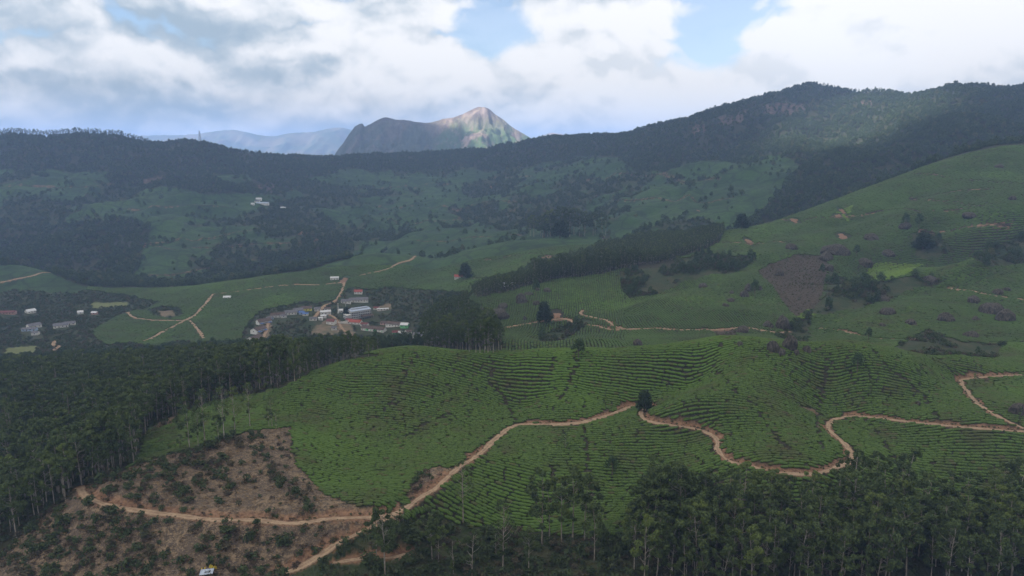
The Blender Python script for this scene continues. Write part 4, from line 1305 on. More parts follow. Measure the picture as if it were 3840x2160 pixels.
# the 300 that show largest are single bushes, the rest one mass
ppx, ppy = project(tx, ty, tz)
vis = np.nonzero((ppx > 1500) & (ppx < 2330) & (ppy < 1985) & (ppy > 1690) & (ty < 330))[0]
vis = vis[np.argsort(ty[vis])][:300]
mask = np.ones(nb_, bool); mask[vis] = False
for i in vis:
    o = bpy.data.objects.new('tea_bush', tea_meshes[pick[i]])
    COL.objects.link(o)
    o.location = (tx[i], ty[i], tz[i] - 0.08); o.rotation_euler = rot[i]; o.scale = scl[i]
    tag(o, 'clipped green tea bush in the lowest rows below the dirt road', 'tea bush', 'tea bushes in the lowest rows below the road')
for nm, sel, lab in (('tea_garden', mask & (ty < 545), 'rows of clipped tea bushes covering the near hill'), ('tea_garden', mask & (ty >= 545), 'rows of tea bushes on the hills beyond the near crest')):
    P = np.c_[tx, ty, tz - 0.08][sel]
    instancer(nm, P, rot[sel], scl[sel], pick[sel], tea_meshes, lab, 'tea bushes')
print('tea bushes', nb_)

# ------------------------------------------------------------------ eucalyptus
GUM_H = [25, 27, 23, 26, 24, 28, 22, 25]
gum = [gum_tree(200 + k, GUM_H[k], 0.34 + 0.06 * (k % 4), 14 + k % 4, 105, 0.46, 0.125 + 0.012 * (k % 3)) for k in range(8)]
gum_trunk = [single('trunk', g[0], 'gum_bark', True) for g in gum]
gum_crown = [single('crown', g[1], 'gum_leaf') for g in gum]
sparse = [bare_tree(300 + k, 22 + 2 * k) for k in range(3)]
sp_trunk = [single('trunk', g[0], 'gum_bark', True) for g in sparse]
sp_crown = [single('crown', g[1], 'gum_leaf') for g in sparse]
young = [gum_tree(330 + k, 12 + k, 0.16, 12, 80, 0.62, 0.15) for k in range(3)]
yo_trunk = [single('trunk', g[0], 'gum_bark', True) for g in young]
yo_crown = [single('crown', g[1], 'gum_leaf') for g in young]
n_gum = 0
gum_spots = []


def place_gum(px, py, top, label, group, kind='gum', k=None):
    """a eucalyptus with its foot at photo pixel (px, py) on the ground and its top at picture height top"""
    global n_gum
    x, y, z = hit(px, py)
    t1 = float(ray(px, top)[1])
    h = (CAMZ + t1 * y) - z
    k = n_gum if k is None else k
    if kind == 'gum':
        tm, cm, h0 = gum_trunk[k % 8], gum_crown[k % 8], GUM_H[k % 8]
    elif kind == 'sparse':
        tm, cm, h0 = sp_trunk[k % 3], sp_crown[k % 3], 22 + 2 * (k % 3)
    else:
        tm, cm, h0 = yo_trunk[k % 3], yo_crown[k % 3], 12 + k % 3
    s = h / h0
    r = build_root('eucalyptus_tree', (x, y, z - 0.1), (k * 2.399) % 6.283, s)
    part('trunk', tm, r); part('crown', cm, r)
    tag(r, label, 'tree', group)
    gum_spots.append((x, y))
    n_gum += 1
    return r


def ndx(n):
    return ['first', 'second', 'third', 'fourth', 'fifth', 'sixth', 'seventh', 'eighth', 'ninth', 'tenth', 'eleventh', 'twelfth', 'thirteenth', 'fourteenth', 'fifteenth', 'sixteenth', 'seventeenth', 'eighteenth'][n]

# trees that stand alone in the photograph
place_gum(938, 1604, 1432, 'tall white bare-limbed eucalyptus at the top of the cleared knoll', 'eucalyptus along the knoll ridge', 'sparse', 2)
row = sorted([(841, 1649, 1450), (769, 1666, 1455), (711, 1683, 1485), (744, 1678, 1540), (883, 1639, 1450), (820, 1651, 1554), (1009, 1604, 1530), (1021, 1604, 1485), (1036, 1609, 1540)])
for k, (a, b_, c_2) in enumerate(row):
    place_gum(a, b_, c_2, 'slender white-stemmed eucalyptus on the knoll ridge, %s from the left' % ndx(k), 'eucalyptus along the knoll ridge', 'sparse' if k % 3 else 'gum', k)
place_gum(676, 1683, 1628, 'small young eucalyptus at the tea edge left of the knoll ridge trees', 'eucalyptus along the knoll ridge', 'young', 1)
row = sorted([(456, 1748, 1520), (428, 1753, 1545), (406, 1763, 1590), (383, 1770, 1580), (362, 1783, 1590), (502, 1738, 1560), (238, 1865, 1700), (205, 1897, 1720), (146, 1937, 1760), (73, 1974, 1800)])
for k, (a, b_, c_2) in enumerate(row):
    place_gum(a, b_, c_2, 'pale-trunked eucalyptus at the forest edge by the cleared knoll, %s from the left' % ndx(k), 'eucalyptus at the forest edge', 'gum', k)
for a, b_, c_2, lab in ((1737, 1959, 1722, 'lone white-limbed eucalyptus standing in front of the dirt road'), (1444, 2156, 1910, 'slim eucalyptus with a small tufted top beside the lower dirt track'),
                        (1413, 2106, 1940, 'thin eucalyptus left of the slim tufted one by the lower track'), (1886, 2148, 1870, 'tall forked eucalyptus at the bottom centre among shrubs'),
                        (1620, 2096, 1900, 'eucalyptus with a leaning crown among the foreground shrubs left of centre'), (1645, 2112, 1972, 'short eucalyptus right behind the leaning-crown one in the shrubs')):
    place_gum(a, b_, c_2, lab, 'eucalyptus in the foreground scrub', 'sparse' if a in (1737, 1886) else 'gum')
row = sorted([(2148, 2036, 1752), (2192, 2026, 1780), (2033, 2041, 1765), (2105, 2046, 1788), (2060, 2026, 1810), (2229, 2101, 1890), (1983, 2155, 1975), (2418, 2046, 1800), (2482, 2046, 1750), (2465, 1990, 1712), (2545, 2040, 1750), (2448, 2036, 1760)])
for k, (a, b_, c_2) in enumerate(row):
    place_gum(a, b_, c_2, 'eucalyptus of the thin stand below the tea right of centre, %s from the left' % ndx(k), 'eucalyptus of the thin central stand')
for a, b_, c_2, lab in ((1770, 2158, 1985, 'bushy young eucalyptus at the bottom edge left of the forked tree'), (1700, 2150, 2010, 'low bushy young eucalyptus in the foreground shrubs'), (2120, 1686, 1622, 'small lone tree in the tea below the road bend'),
                        (1512, 1960, 1890, 'small young tree where the lower track leaves the road'), (1860, 2090, 1990, 'young eucalyptus behind the tall forked tree'), (2650, 2150, 2010, 'rounded young eucalyptus at the foot of the right forest')):
    place_gum(a, b_, c_2, lab, 'young eucalyptus in the foreground', 'young')
for a, b_, c_2, lab in ((2350, 1180, 1120, None),):
    pass
# grove right of the village and tall clump on the mound: each tree on its own
rs = np.random.default_rng(31)
clump = [(1990 + 16.5 * k + rs.normal() * 5, 884 + rs.normal() * 4, 808 - 22 * math.sin(k / 17 * 3.14) + rs.normal() * 8) for k in range(18)]
for k, (a, b_, c_2) in enumerate(sorted(clump)):
    r_ = place_gum(a, b_, c_2, 'tall tree of the dark clump on the green mound, %s from the left' % ndx(k), 'tall clump on the mound')
    r_.scale = (r_.scale[0] * 1.25, r_.scale[1] * 1.25, r_.scale[2])
grove = sorted([(1623, 1190, 1110), (1652, 1193, 1105), (1690, 1230, 1130), (1720, 1235, 1120), (1600, 1205, 1140)])
for k, (a, b_, c_2) in enumerate(grove):
    place_gum(a, b_, c_2, 'tall straight tree behind the village grove, %s from the left' % ndx(k), 'trees of the village grove')
grove = sorted([(1760, 1322, 1215), (1785, 1325, 1210), (1800, 1326, 1200), (1818, 1325, 1195), (1830, 1326, 1190), (1850, 1326, 1200), (1870, 1320, 1220), (1735, 1315, 1220)])
for k, (a, b_, c_2) in enumerate(grove):
    place_gum(a, b_, c_2, 'white-trunked eucalyptus rising behind the tea crest, %s from the left' % ndx(k), 'trees of the village grove')

# forest trees: nearest ones singly, the others as one mass
def free_of(x, y, r):
    return all((x - a) ** 2 + (y - b_) ** 2 > r * r for a, b_ in gum_spots)

x1, y1 = field_points(235, 960, 1 / 22.0, 61)
z1 = terrain(x1, y1)
k1 = in_frame(x1, y1, z1)
x1, y1, z1 = x1[k1], y1[k1], z1[k1]
c1 = classify(x1, y1, z1)
k1 = (c1 == EUC)
x1, y1, z1 = x1[k1], y1[k1], z1[k1]
rdist = np.array([road_clear(a, b_) for a, b_ in zip(x1, y1)])
k1 = (rdist > 1.5) & house_free(x1, y1, 60) & ~((x1 > -0.04 * y1) & (y1 < 420) & (fbm(x1 / 30, y1 / 30, 91, 2) > 0.45))
x1, y1, z1 = x1[k1], y1[k1], z1[k1]
kd = KDTree(len(x1))
for i in range(len(x1)):
    kd.insert((x1[i], y1[i], 0), i)
kd.balance()
alive = np.ones(len(x1), bool)
order = np.random.default_rng(3).permutation(len(x1))
for i in order:                       # thin to a forester's spacing
    if not alive[i]:
        continue
    for co, j, d in kd.find_range((x1[i], y1[i], 0), 3.5):
        if j != i and alive[j]:
            alive[j] = False
x1, y1, z1 = x1[alive], y1[alive], z1[alive]
px1, py1 = project(x1, y1, z1 + 12)
seen = (px1 > -30) & (px1 < 3870) & (py1 < 2190)
left_n = 300 - n_gum
cand = np.nonzero(seen)[0]
cand = cand[np.argsort(y1[cand])][:left_n]
mask = np.ones(len(x1), bool); mask[cand] = False
rs = np.random.default_rng(17)
FOREST_LABELS = {}
for i in cand:
    k = int(rs.integers(0, 8))
    s = 0.66 + 0.52 * rs.random()
    s = min(s, float(canopy_cap(x1[i], y1[i], z1[i])) / GUM_H[k])
    if s < 0.25:
        continue
    r = build_root('eucalyptus_tree', (x1[i], y1[i], z1[i] - 0.1), rs.random() * 6.28, (s * (0.9 + 0.2 * rs.random()),) * 2 + (s,))
    r.rotation_euler = (rs.normal() * 0.035, rs.normal() * 0.035, rs.random() * 6.28)
    part('trunk', gum_trunk[k], r); part('crown', gum_crown[k], r)
    if x1[i] > 0:
        tag(r, 'slim eucalyptus of the dark forest in the lower right', 'tree', 'eucalyptus of the lower right forest')
    else:
        tag(r, 'slim eucalyptus of the forest on the left slope beside the knoll', 'tree', 'eucalyptus of the left forest')
    n_gum += 1
gum_mesh = [pair_mesh('gum', gum[k][0], gum[k][1], 'gum_bark', 'gum_leaf') for k in range(8)] + [pair_mesh('gum', young[k][0], young[k][1], 'gum_bark', 'gum_leaf') for k in range(3)]
P = np.c_[x1, y1, z1 - 0.1][mask]
cap = canopy_cap(*P.T)
P, cap = P[cap > 5], cap[cap > 5]
n = len(P)
s = np.minimum(0.62 + 0.54 * rs.random(n), cap / 25.0 * (0.82 + 0.2 * rs.random(n)))
instancer('eucalyptus_forest', P, np.c_[rs.normal(size=n) * 0.035, rs.normal(size=n) * 0.035, rs.random(n) * 6.28], np.c_[s, s, s * (0.9 + 0.2 * rs.random(n))], np.where(rs.random(n) < 0.22, rs.integers(8, 11, n), rs.integers(0, 8, n)), gum_mesh, 'dense eucalyptus forest filling the slope between the near hill and the village', 'forest')
print('gum', n_gum, n)

# plantation strip across the middle distance
x2, y2 = field_points(820, 1320, 1 / 22.0, 62, 0.5)
z2 = terrain(x2, y2); k2 = (classify(x2, y2, z2) == EUC) & (y2 > 840) & (x2 > -0.1 * y2)
P = np.c_[x2, y2, z2][k2]
n = len(P)
lowgum = [pair_mesh('plantation_gum', *gum_tree(400 + k, 15, 0.25, 9, 30, 0.85, 0.12, 4), 'gum_bark', 'gum_leaf') for k in range(4)]
instancer('tree_plantation', P, rs.random(n) * 6.28, 0.8 + 0.4 * rs.random(n), rs.integers(0, 4, n), lowgum, 'diagonal strip of young plantation trees across the middle hills', 'trees')

# ------------------------------------------------------------------ mountain woods
wood = [pair_mesh('forest_tree', *round_tree(500 + k, 10 + k, 10 + (k % 3), 10, 22, 1.15), 'dark_bark', 'wood_leaf') for k in range(5)]
x3, y3 = field_points(1270, 3900, 1 / 78.0, 63, 0.80)
z3 = terrain(x3, y3)
k3 = in_frame(x3, y3, z3)
x3, y3, z3 = x3[k3], y3[k3], z3[k3]
c3 = classify(x3, y3, z3)
thin = rs.random(len(x3))
keep = (c3 == WOOD) & ((fbm(x3 / 90, y3 / 90, 97, 3) < 0.75) | (thin < 0.35)) & (thin < np.where(y3 > 2600, 0.75, 1.0))
keep |= (c3 == GULLY) & (thin < 0.5)
keep |= (c3 == ROCKY) & (thin < 0.28)
keep |= (c3 == TEA) & (y3 > 1400) & (thin < 0.10) & (fbm(x3 / 130, y3 / 130, 99, 3) > 0.35)
keep |= (c3 == TEA) & (y3 > 1400) & (rs.random(len(x3)) < 0.012)
keep &= house_free(x3, y3)
P = np.c_[x3, y3, z3 - 0.3][keep]
n = len(P)
print('woods', n)
s = (0.50 + 0.85 * rs.random(n) ** 1.6)
instancer('mountain_forest', P, rs.random(n) * 6.28, np.c_[s, s, s * (0.8 + 0.35 * rs.random(n))], rs.integers(0, 5, n), wood, 'dark broadleaf forest covering the far mountain slopes', 'forest')

# eucalyptus standing along the skyline, trunks against the clouds
sky_pts = []
for a0, a1, step, hh in ((-60, 560, 3.2, 27), (600, 760, 9, 12), (780, 960, 5, 14), (960, 1250, 4, 15), (3060, 3090, 5, 18), (3090, 3150, 5, 16), (3150, 3290, 5, 17), (3330, 3500, 9, 10), (3640, 3780, 9, 12), (2200, 3000, 9, 7)):
    for px in np.arange(a0, a1, step):
        px = px + rs.normal() * step * 0.5
        u = float(ray(px, 540)[0])
        ys = MARCH[(MARCH > 2000) & (MARCH < 4300)]
        zz = terrain(u * ys, ys)
        j = int(np.argmax((zz - CAMZ) / ys))
        y = ys[j] - rs.random() * 25 + 8
        sky_pts.append((u * y, y, float(terrain(u * y, y)) - 0.5, hh / 15.0 * (0.75 + 0.45 * rs.random())))
sky_pts = np.array(sky_pts)
skygum = [pair_mesh('skyline_gum', *gum_tree(430 + k, 15, 0.55, 7, 26, 0.85, 0.10, 4), 'dark_bark', 'gum_leaf') for k in range(5)]
n = len(sky_pts)
instancer('ridge_eucalyptus', sky_pts[:, :3], rs.random(n) * 6.28, sky_pts[:, 3], rs.integers(0, 5, n), skygum, 'line of thin eucalyptus along the skyline ridges', 'trees')

# ------------------------------------------------------------------ scrub: valley gardens, gullies, cleared knoll
leaf_material('straw', (0.15, 0.105, 0.065), (0.40, 0.30, 0.18), (0.09, 0.06, 0.045), 0.3, scale=1.5, transl=0.0, rand=0.6)
litter_m = [single('brush_litter', shrub(660 + k, 2.6, 0.5, 46, 0.26), 'straw') for k in range(3)]
shr = [single('shrub', shrub(600 + k, 2.4, 1.8 + 0.2 * k, 75, 0.34), 'shrub_leaf') for k in range(4)] + [single('shrub', shrub(620 + k, 1.6, 1.1, 55, 0.24), 'dry_shrub_leaf') for k in range(3)]
garden = [pair_mesh('garden_tree', *round_tree(640 + k, 8 + k, 7 + k * 0.5, 10, 45, 0.55), 'dark_bark', ('oak_leaf', 'shrub_leaf', 'wood_leaf', 'oak_leaf')[k]) for k in range(4)]
x4, y4 = field_points(150, 1300, 1 / 6.0, 64, 0.80)
z4 = terrain(x4, y4)
k4 = in_frame(x4, y4, z4)
x4, y4, z4 = x4[k4], y4[k4], z4[k4]
c4 = classify(x4, y4, z4)
iu = np.clip(((x4 / y4 - TU[0]) / du).round().astype(int), 0, NU - 1); iv = np.clip(((np.log(y4) - TV[0]) / dv).round().astype(int), 0, NV - 1)
rd4 = ROAD_D[iv, iu]
r4 = rs.random(len(x4))
# cleared knoll: shrub bands running down the slope
band = fbm((x4 * 0.75 + y4 * 0.65) / 7.0, (y4 * 0.75 - x4 * 0.65) / 38.0, 93, 3)
knoll = (c4 == BARE) & (rd4 > 0.6) & ((band > -0.08) | (r4 < 0.12) | ((y4 < 253) & (band > -0.8)))
fore = (c4 == SCRUB) & (y4 < 420) & (rd4 > 0.8) & (r4 < 0.7)
gully = np.isin(c4, (GULLY,)) & (rd4 > 0.5) & (r4 < 0.55) & (fbm(x4 / 22, y4 / 22, 95, 3) > -0.15)
hf4 = house_free(x4, y4, 26)
valley = (c4 == SCRUB) & hf4 & (y4 > 420) & (rd4 > 0.8) & (r4 < 0.34)
under = (c4 == EUC) & (y4 < 420) & (rd4 > 0.8) & (r4 < 0.5)
SH = {}
def put_shrubs(name, sel, lo, hi, dry, label, extra=1.0):
    P = np.c_[x4, y4, z4 - 0.05][sel]; n = len(P)
    s = (lo + (hi - lo) * rs.random(n) ** 1.7) * extra
    pk = np.where(rs.random(n) < dry, rs.integers(4, 7, n), rs.integers(0, 4, n))
    instancer(name, P, rs.random(n) * 6.28, np.c_[s, s, s * (0.7 + 0.5 * rs.random(n))], pk, shr, label, 'shrubs')
put_shrubs('hillside_shrubs', knoll, 0.6, 2.1, 0.40, 'patchy dark and dry shrubs on the cleared knoll')
lit_sel = (c4 == BARE) & (rd4 > 0.3) & (fbm(x4 / 6, y4 / 14, 96, 3) > -0.25) & (y4 > 245)
P = np.c_[x4, y4, z4][lit_sel]; n = len(P)
s = 0.4 + 0.7 * rs.random(n)
instancer('cut_brush', P, rs.random(n) * 6.28, np.c_[s, s, s * 0.8], rs.integers(0, 3, n), litter_m, 'pale cut brush and dry litter strewn over the cleared knoll', 'brush')
vp = []
for nm_, w_, C_, zs_ in road_curves[:4]:
    T_ = np.gradient(C_, axis=0); T_ /= np.linalg.norm(T_, axis=1)[:, None] + 1e-9
    for side in (-1, 1):
        for rep in range(2):
            m_ = rs.random(len(C_)) < 0.55
            q_ = C_[m_] + np.c_[-T_[m_, 1], T_[m_, 0]] * (side * (w_ * 0.5 + 0.1 + 1.5 * rs.random(m_.sum()) ** 1.5))[:, None] + rs.normal(size=(m_.sum(), 2)) * 0.4
            vp.append(q_)
vp = np.vstack(vp); n = len(vp)
s = 0.18 + 0.45 * rs.random(n) ** 2
instancer('verge_tufts', np.c_[vp, terrain(vp[:, 0], vp[:, 1])], rs.random(n) * 6.28, s, rs.integers(0, 7, n), shr, 'grass tufts and low weeds along the dirt road verges', 'weeds')
put_shrubs('foreground_shrubs', fore, 0.9, 2.5, 0.12, 'dense dark shrubs at the bottom of the picture')
put_shrubs('forest_undergrowth', under, 0.7, 1.6, 0.15, 'dark undergrowth below the eucalyptus')
put_shrubs('gully_shrubs', gully, 0.9, 2.4, 0.2, 'shrubs and small trees in the gullies between the tea hills')
put_shrubs('pruned_bushes', (c4 == FALLOW) & (rd4 > 0.8), 0.45, 0.8, 0.8, 'pruned brown bushes in the bare triangular field')
put_shrubs('valley_shrubs', valley, 0.9, 2.3, 0.15, 'bushes and gardens on the valley floor round the village')
# ------------------------------------------------------------------ single trees in the tea
oak = [round_tree(700 + k, 9, 5.5, 9, 55, 0.42, 0.42) for k in range(3)]
slim = [gum_tree(710 + k, 9, 0.30, 7, 40, 0.9, 0.07) for k in range(2)]
dark = round_tree(720, 11, 9.5, 22, 130, 0.42, 0.16)
tree_meshes = {'oak': [(single('trunk', o[0], 'dark_bark', True), single('crown', o[1], 'oak_leaf')) for o in oak], 'slim': [(single('trunk', o[0], 'dark_bark', True), single('crown', o[1], 'gum_leaf')) for o in slim],
               'dark': [(single('trunk', dark[0], 'dark_bark', True), single('crown', dark[1], 'dark_leaf'))]}
TREE_H = {'oak': 9.0, 'slim': 9.0, 'dark': 11.0}


def field_tree(px, py, top, kind, label, wide=1.0, k=0, group='single trees in the tea', dmin=200):
    x, y, z = hit(px, py, dmin)
    h = CAMZ + float(ray(px, top)[1]) * y - z
    s = h / TREE_H[kind]
    r = build_root('round_tree' if kind == 'dark' else 'shade_tree', (x, y, z - 0.05), k * 1.7, (s * wide, s * wide, s))
    a, b_ = tree_meshes[kind][k % len(tree_meshes[kind])]
    part('trunk', a, r); part('crown', b_, r)
    tag(r, label, 'tree', group)

field_tree(2416, 1543, 1462, 'dark', 'dense dark round tree where the two dirt roads meet on the tea hill', 1.0)
field_tree(2168, 1345, 1266, 'oak', 'umbrella-shaped tree on the crest of the near tea hill', 1.15, 0)
field_tree(3214, 1402, 1316, 'oak', 'bushy-topped tree with a bare stem right of the boulders on the tea hill', 0.9, 1)
field_tree(3166, 1402, 1346, 'slim', 'thin pole tree left of the bushy-topped one on the tea hill', 0.8, 0)
field_tree(3449, 1408, 1360, 'slim', 'thin pole tree on the right spur of the tea hill', 1.0, 1)
field_tree(3262, 1484, 1420, 'slim', 'narrow leafy tree in the hollow of the right tea spur', 1.3, 0)
field_tree(3651, 1458, 1400, 'slim', 'thin tree inside the right-hand hairpin bend', 1.0, 1)
field_tree(3822, 1578, 1525, 'slim', 'thin tree beside the boulder at the right edge', 1.0, 0)
field_tree(3665, 1340, 1296, 'oak', 'small tree on the skyline of the near hill at the right', 0.8, 2)
field_tree(2270, 1536, 1468, 'slim', 'thin lopped tree above the road left of the dark round tree', 0.8, 1)
field_tree(2296, 1782, 1706, 'oak', 'spreading tree in the tea above the lower right stand', 1.1, 1)
field_tree(2390, 1565, 1530, 'slim', 'short lopped stem at the roadside by the dark round tree', 0.6, 0)
field_tree(3255, 1280, 1225, 'oak', 'tree on the road verge of the right middle hill', 0.8, 0)
field_tree(2830, 1115, 1045, 'oak', 'dark tree among boulders on the upper middle hill', 0.8, 1, dmin=500)
field_tree(2040, 1212, 1130, 'dark', 'dark bushy tree left of the soil scar on the middle hill', 0.9, 0, dmin=500)
field_tree(2010, 1110, 1040, 'oak', 'single tree on the grid-rowed tea slope', 0.8, 2, dmin=500)
field_tree(3080, 1040, 985, 'oak', 'tall tree at the right corner of the brown field', 0.7, 0, dmin=500)
field_tree(3460, 935, 870, 'dark', 'dark tree clump in the hollow of the right tea hill', 1.5, 0, dmin=500)
field_tree(3395, 860, 795, 'oak', 'tree above the rock on the upper right tea hill', 0.8, 1, dmin=500)
field_tree(3445, 860, 795, 'oak', 'right-hand one of two trees above the rock on the upper right tea hill', 0.9, 2, dmin=500)
field_tree(3210, 965, 915, 'oak', 'small round tree below the orange soil scar on the right tea hill', 0.9, 0, dmin=500)
field_tree(1745, 1045, 985, 'dark', 'dark round tree beside the red-roofed bungalow', 1.1, 0, dmin=500)
field_tree(2780, 860, 800, 'dark', 'large dark tree at the head of the plantation strip', 1.3, 0, dmin=500)
field_tree(2040, 892, 832, 'oak', 'broad low tree at the left of the mound clump', 1.5, 0, dmin=500)
field_tree(2100, 894, 822, 'dark', 'broad dark tree at the foot of the mound clump', 1.3, 0, dmin=500)
field_tree(1300, 1190, 1150, 'dark', 'dark round tree in front of the factory gable', 1.0, 0, dmin=600, group='village trees')

# garden trees of the village and the valley
rs = np.random.default_rng(77)
x5, y5 = field_points(640, 1300, 1 / 95.0, 66, 0.78)
z5 = terrain(x5, y5)
c5 = classify(x5, y5, z5)
k5 = np.isin(c5, (SCRUB, GULLY)) & (canopy_cap(x5, y5, z5) > 6) & ((c5 == SCRUB) | (fbm(x5 / 22, y5 / 22, 95, 3) > 0.0)) & house_free(x5, y5, 40) & in_frame(x5, y5, z5, 30)
rd5 = np.array([road_clear(a, b_) for a, b_ in zip(x5, y5)])
k5 &= rd5 > 2
P = np.c_[x5, y5, z5 - 0.2][k5]
n = len(P)
s = 0.55 + 0.8 * rs.random(n)
instancer('valley_trees', P, rs.random(n) * 6.28, np.c_[s, s, s * (0.85 + 0.4 * rs.random(n))], rs.integers(0, 4, n), garden, 'mixed garden trees on the valley floor and in the gullies', 'trees')

# ------------------------------------------------------------------ boulders
def rock_material(name, a, b2, moss):
    m, t, b = material(name)
    geo = t.node('ShaderNodeNewGeometry')
    mp = t.node('ShaderNodeMapping'); mp.inputs['Scale'].default_value = (1, 1, 0.35); t.l.new(geo.outputs['Position'], mp.inputs[0])
    n = t.noise(mp.outputs[0], 0.9, 5, 0.65)
    n2 = t.noise(geo.outputs['Position'], 0.25, 4, 0.6)
    c = t.mix(t.ramp(n, 0.32, 0.68), a, b2)
    c = t.mix(t.math('MULTIPLY', t.ramp(n2, 0.52, 0.66), 0.6), c, moss)
    t.l.new(c, b.inputs['Base Color'])
    bump(t, b, n, 0.5, 1.0)
    M[name] = m
rock_material('granite', (0.020, 0.018, 0.016), (0.095, 0.086, 0.072), (0.045, 0.045, 0.028))


def boulder_mesh(seed):
    import bmesh
    bm = bmesh.new()
    bmesh.ops.create_icosphere(bm, subdivisions=3, radius=1.0)
    rr = np.random.default_rng(seed)
    cuts = rr.normal(size=(9, 3)); cuts /= np.linalg.norm(cuts, axis=1)[:, None]
    lim = 0.62 + 0.3 * rr.random(9)
    for v in bm.verts:
        p = np.array(v.co)
        for c, l in zip(cuts, lim):
            e = p @ c - l
            if e > 0:
                p = p - c * e * 0.85
        q = 1 + 0.10 * float(vnoise(p[0] * 2.3 + seed, p[1] * 2.3 + p[2] * 1.7, seed)) + 0.05 * float(vnoise(p[0] * 6 + p[2] * 4, p[1] * 6, seed + 1))
        v.co = p * q
    me = bpy.data.meshes.new('boulder')
    bm.to_mesh(me); bm.free()
    me.polygons.foreach_set('use_smooth', [False] * len(me.polygons))
    me.materials.append(M['granite'])
    return me

rocks = [boulder_mesh(800 + k) for k in range(6)]
def c5x(a, b_): return 1280 + a / 2.0125, 1000 + b_ / 2.0125
def c6x(a, b_): return 2560 + a / 2.0125, 980 + b_ / 2.0125
def c3x(a, b_): return 2560 + a / 2.0125, 260 + b_ / 2.0125
BOULD = [  # place in an enlarged view, width and height there, label
    (c5x(1362, 278), 95, 62, 'big domed boulder in the grid-rowed tea left of the middle hill'), (c5x(1220, 318), 85, 36, 'flat slabby boulder left of the big domed one'), (c5x(1195, 398), 135, 62, 'broad rounded boulder at the village edge of the tea'),
    (c5x(1475, 290), 62, 32, 'grey boulder right of the big domed one'), (c5x(1558, 194), 62, 26, 'low boulder high on the grid-rowed tea slope'), (c5x(1413, 218), 66, 20, 'low flat slab above the big domed boulder'),
    (c5x(1485, 186), 40, 20, 'small boulder between the two upper slabs'), (c5x(1385, 405), 30, 28, 'small dark boulder below the big domed one'), (c5x(2235, 606), 72, 46, 'grey boulder just beyond the near crest'), (c5x(1080, 345), 55, 32, 'small boulder beside the village grove'),
    (c6x(765, 515), 104, 88, 'tallest dark boulder at the bend of the middle road'), (c6x(650, 500), 84, 42, 'flat boulder left of the tallest dark one'), (c6x(455, 545), 105, 46, 'wide pale boulder below the middle road'), (c6x(690, 690), 105, 80, 'grass-topped boulder on the crest of the near tea hill'),
    (c6x(815, 672), 95, 92, 'largest dark boulder on the crest of the near tea hill'), (c6x(862, 712), 42, 40, 'small split boulder below the crest outcrop'), (c6x(742, 705), 70, 42, 'pale cracked boulder at the foot of the crest outcrop'), (c6x(942, 692), 62, 44, 'right-hand boulder of the crest outcrop'),
    (c6x(435, 640), 52, 28, 'small boulder left of the crest outcrop'), (c6x(560, 727), 28, 13, 'tiny stone in the tea below the crest outcrop'), (c6x(370, 312), 62, 26, 'upper of two pale boulders on the middle tea hill'), (c6x(330, 347), 52, 26, 'lower of two pale boulders on the middle tea hill'),
    (c6x(465, 274), 72, 42, 'dark jagged boulder on the middle tea hill'), (c6x(500, 230), 62, 50, 'boulder under the dark tree on the middle tea hill'), (c6x(582, 225), 52, 32, 'boulder right of the dark tree on the middle tea hill'), (c6x(370, 246), 42, 20, 'small boulder at the road end on the middle tea hill'),
    (c6x(160, 204), 62, 30, 'boulder left of the upper road end'), (c6x(1560, 404), 115, 50, 'broad boulder on the left flank of the right middle hill'), (c6x(1530, 307), 92, 36, 'flat boulder on the top edge of the right middle hill'), (c6x(2000, 458), 105, 56, 'streaked boulder in the middle of the right middle hill'),
    (c6x(1735, 482), 92, 36, 'low boulder below the right middle hill ridge'), (c6x(1512, 496), 52, 26, 'pale small boulder on the lower right middle hill'), (c6x(2200, 318), 88, 46, 'rounded boulder below the right upper road'), (c6x(2345, 405), 155, 82, 'largest striped boulder of the right-hand outcrop'),
    (c6x(2462, 455), 132, 74, 'dark blocky boulder right of the striped one'), (c6x(2220, 450), 62, 30, 'small boulder left of the right-hand outcrop'), (c6x(2385, 252), 84, 36, 'pale boulder above the right-hand outcrop'), (c6x(2455, 228), 62, 26, 'low boulder beside the pale upper right one'),
    (c6x(1380, 45), 105, 52, 'big boulder above the bright tea patch'), (c6x(1105, 70), 74, 42, 'boulder at the right corner of the brown field'), (c6x(1875, 160), 95, 42, 'dark boulder in the right gully'), (c6x(2190, 578), 95, 40, 'low boulder near the right foot road'), (c6x(730, 108), 72, 40, 'weathered boulder in the brown field'),
    (c6x(2545, 1165), 110, 85, 'dark boulder at the right picture edge by the road'), (c6x(1780, 1085), 40, 24, 'small stone in the right tea spur'), (c6x(1968, 895), 34, 18, 'small stone above the right tea spur'),
    (c3x(1160, 1400), 205, 62, 'wide rocky outcrop above the brown field'), (c3x(1090, 1440), 105, 50, 'dark boulder left of the wide outcrop'), (c3x(1440, 1288), 115, 38, 'flat grey rock on the right tea hill'), (c3x(1690, 1204), 92, 42, 'dark rock under the two trees on the right tea hill'),
    (c3x(2180, 1122), 92, 32, 'rock on the upper part of the right tea hill'), (c3x(830, 1362), 84, 42, 'dark rock left of the wide outcrop'), (c3x(2400, 745), 62, 22, 'pale rock near the top of the right tea hill'), (c3x(1560, 1412), 84, 40, 'rock right of the wide outcrop'), (c3x(2500, 988), 62, 26, 'rock by the zigzag road on the right tea hill')]
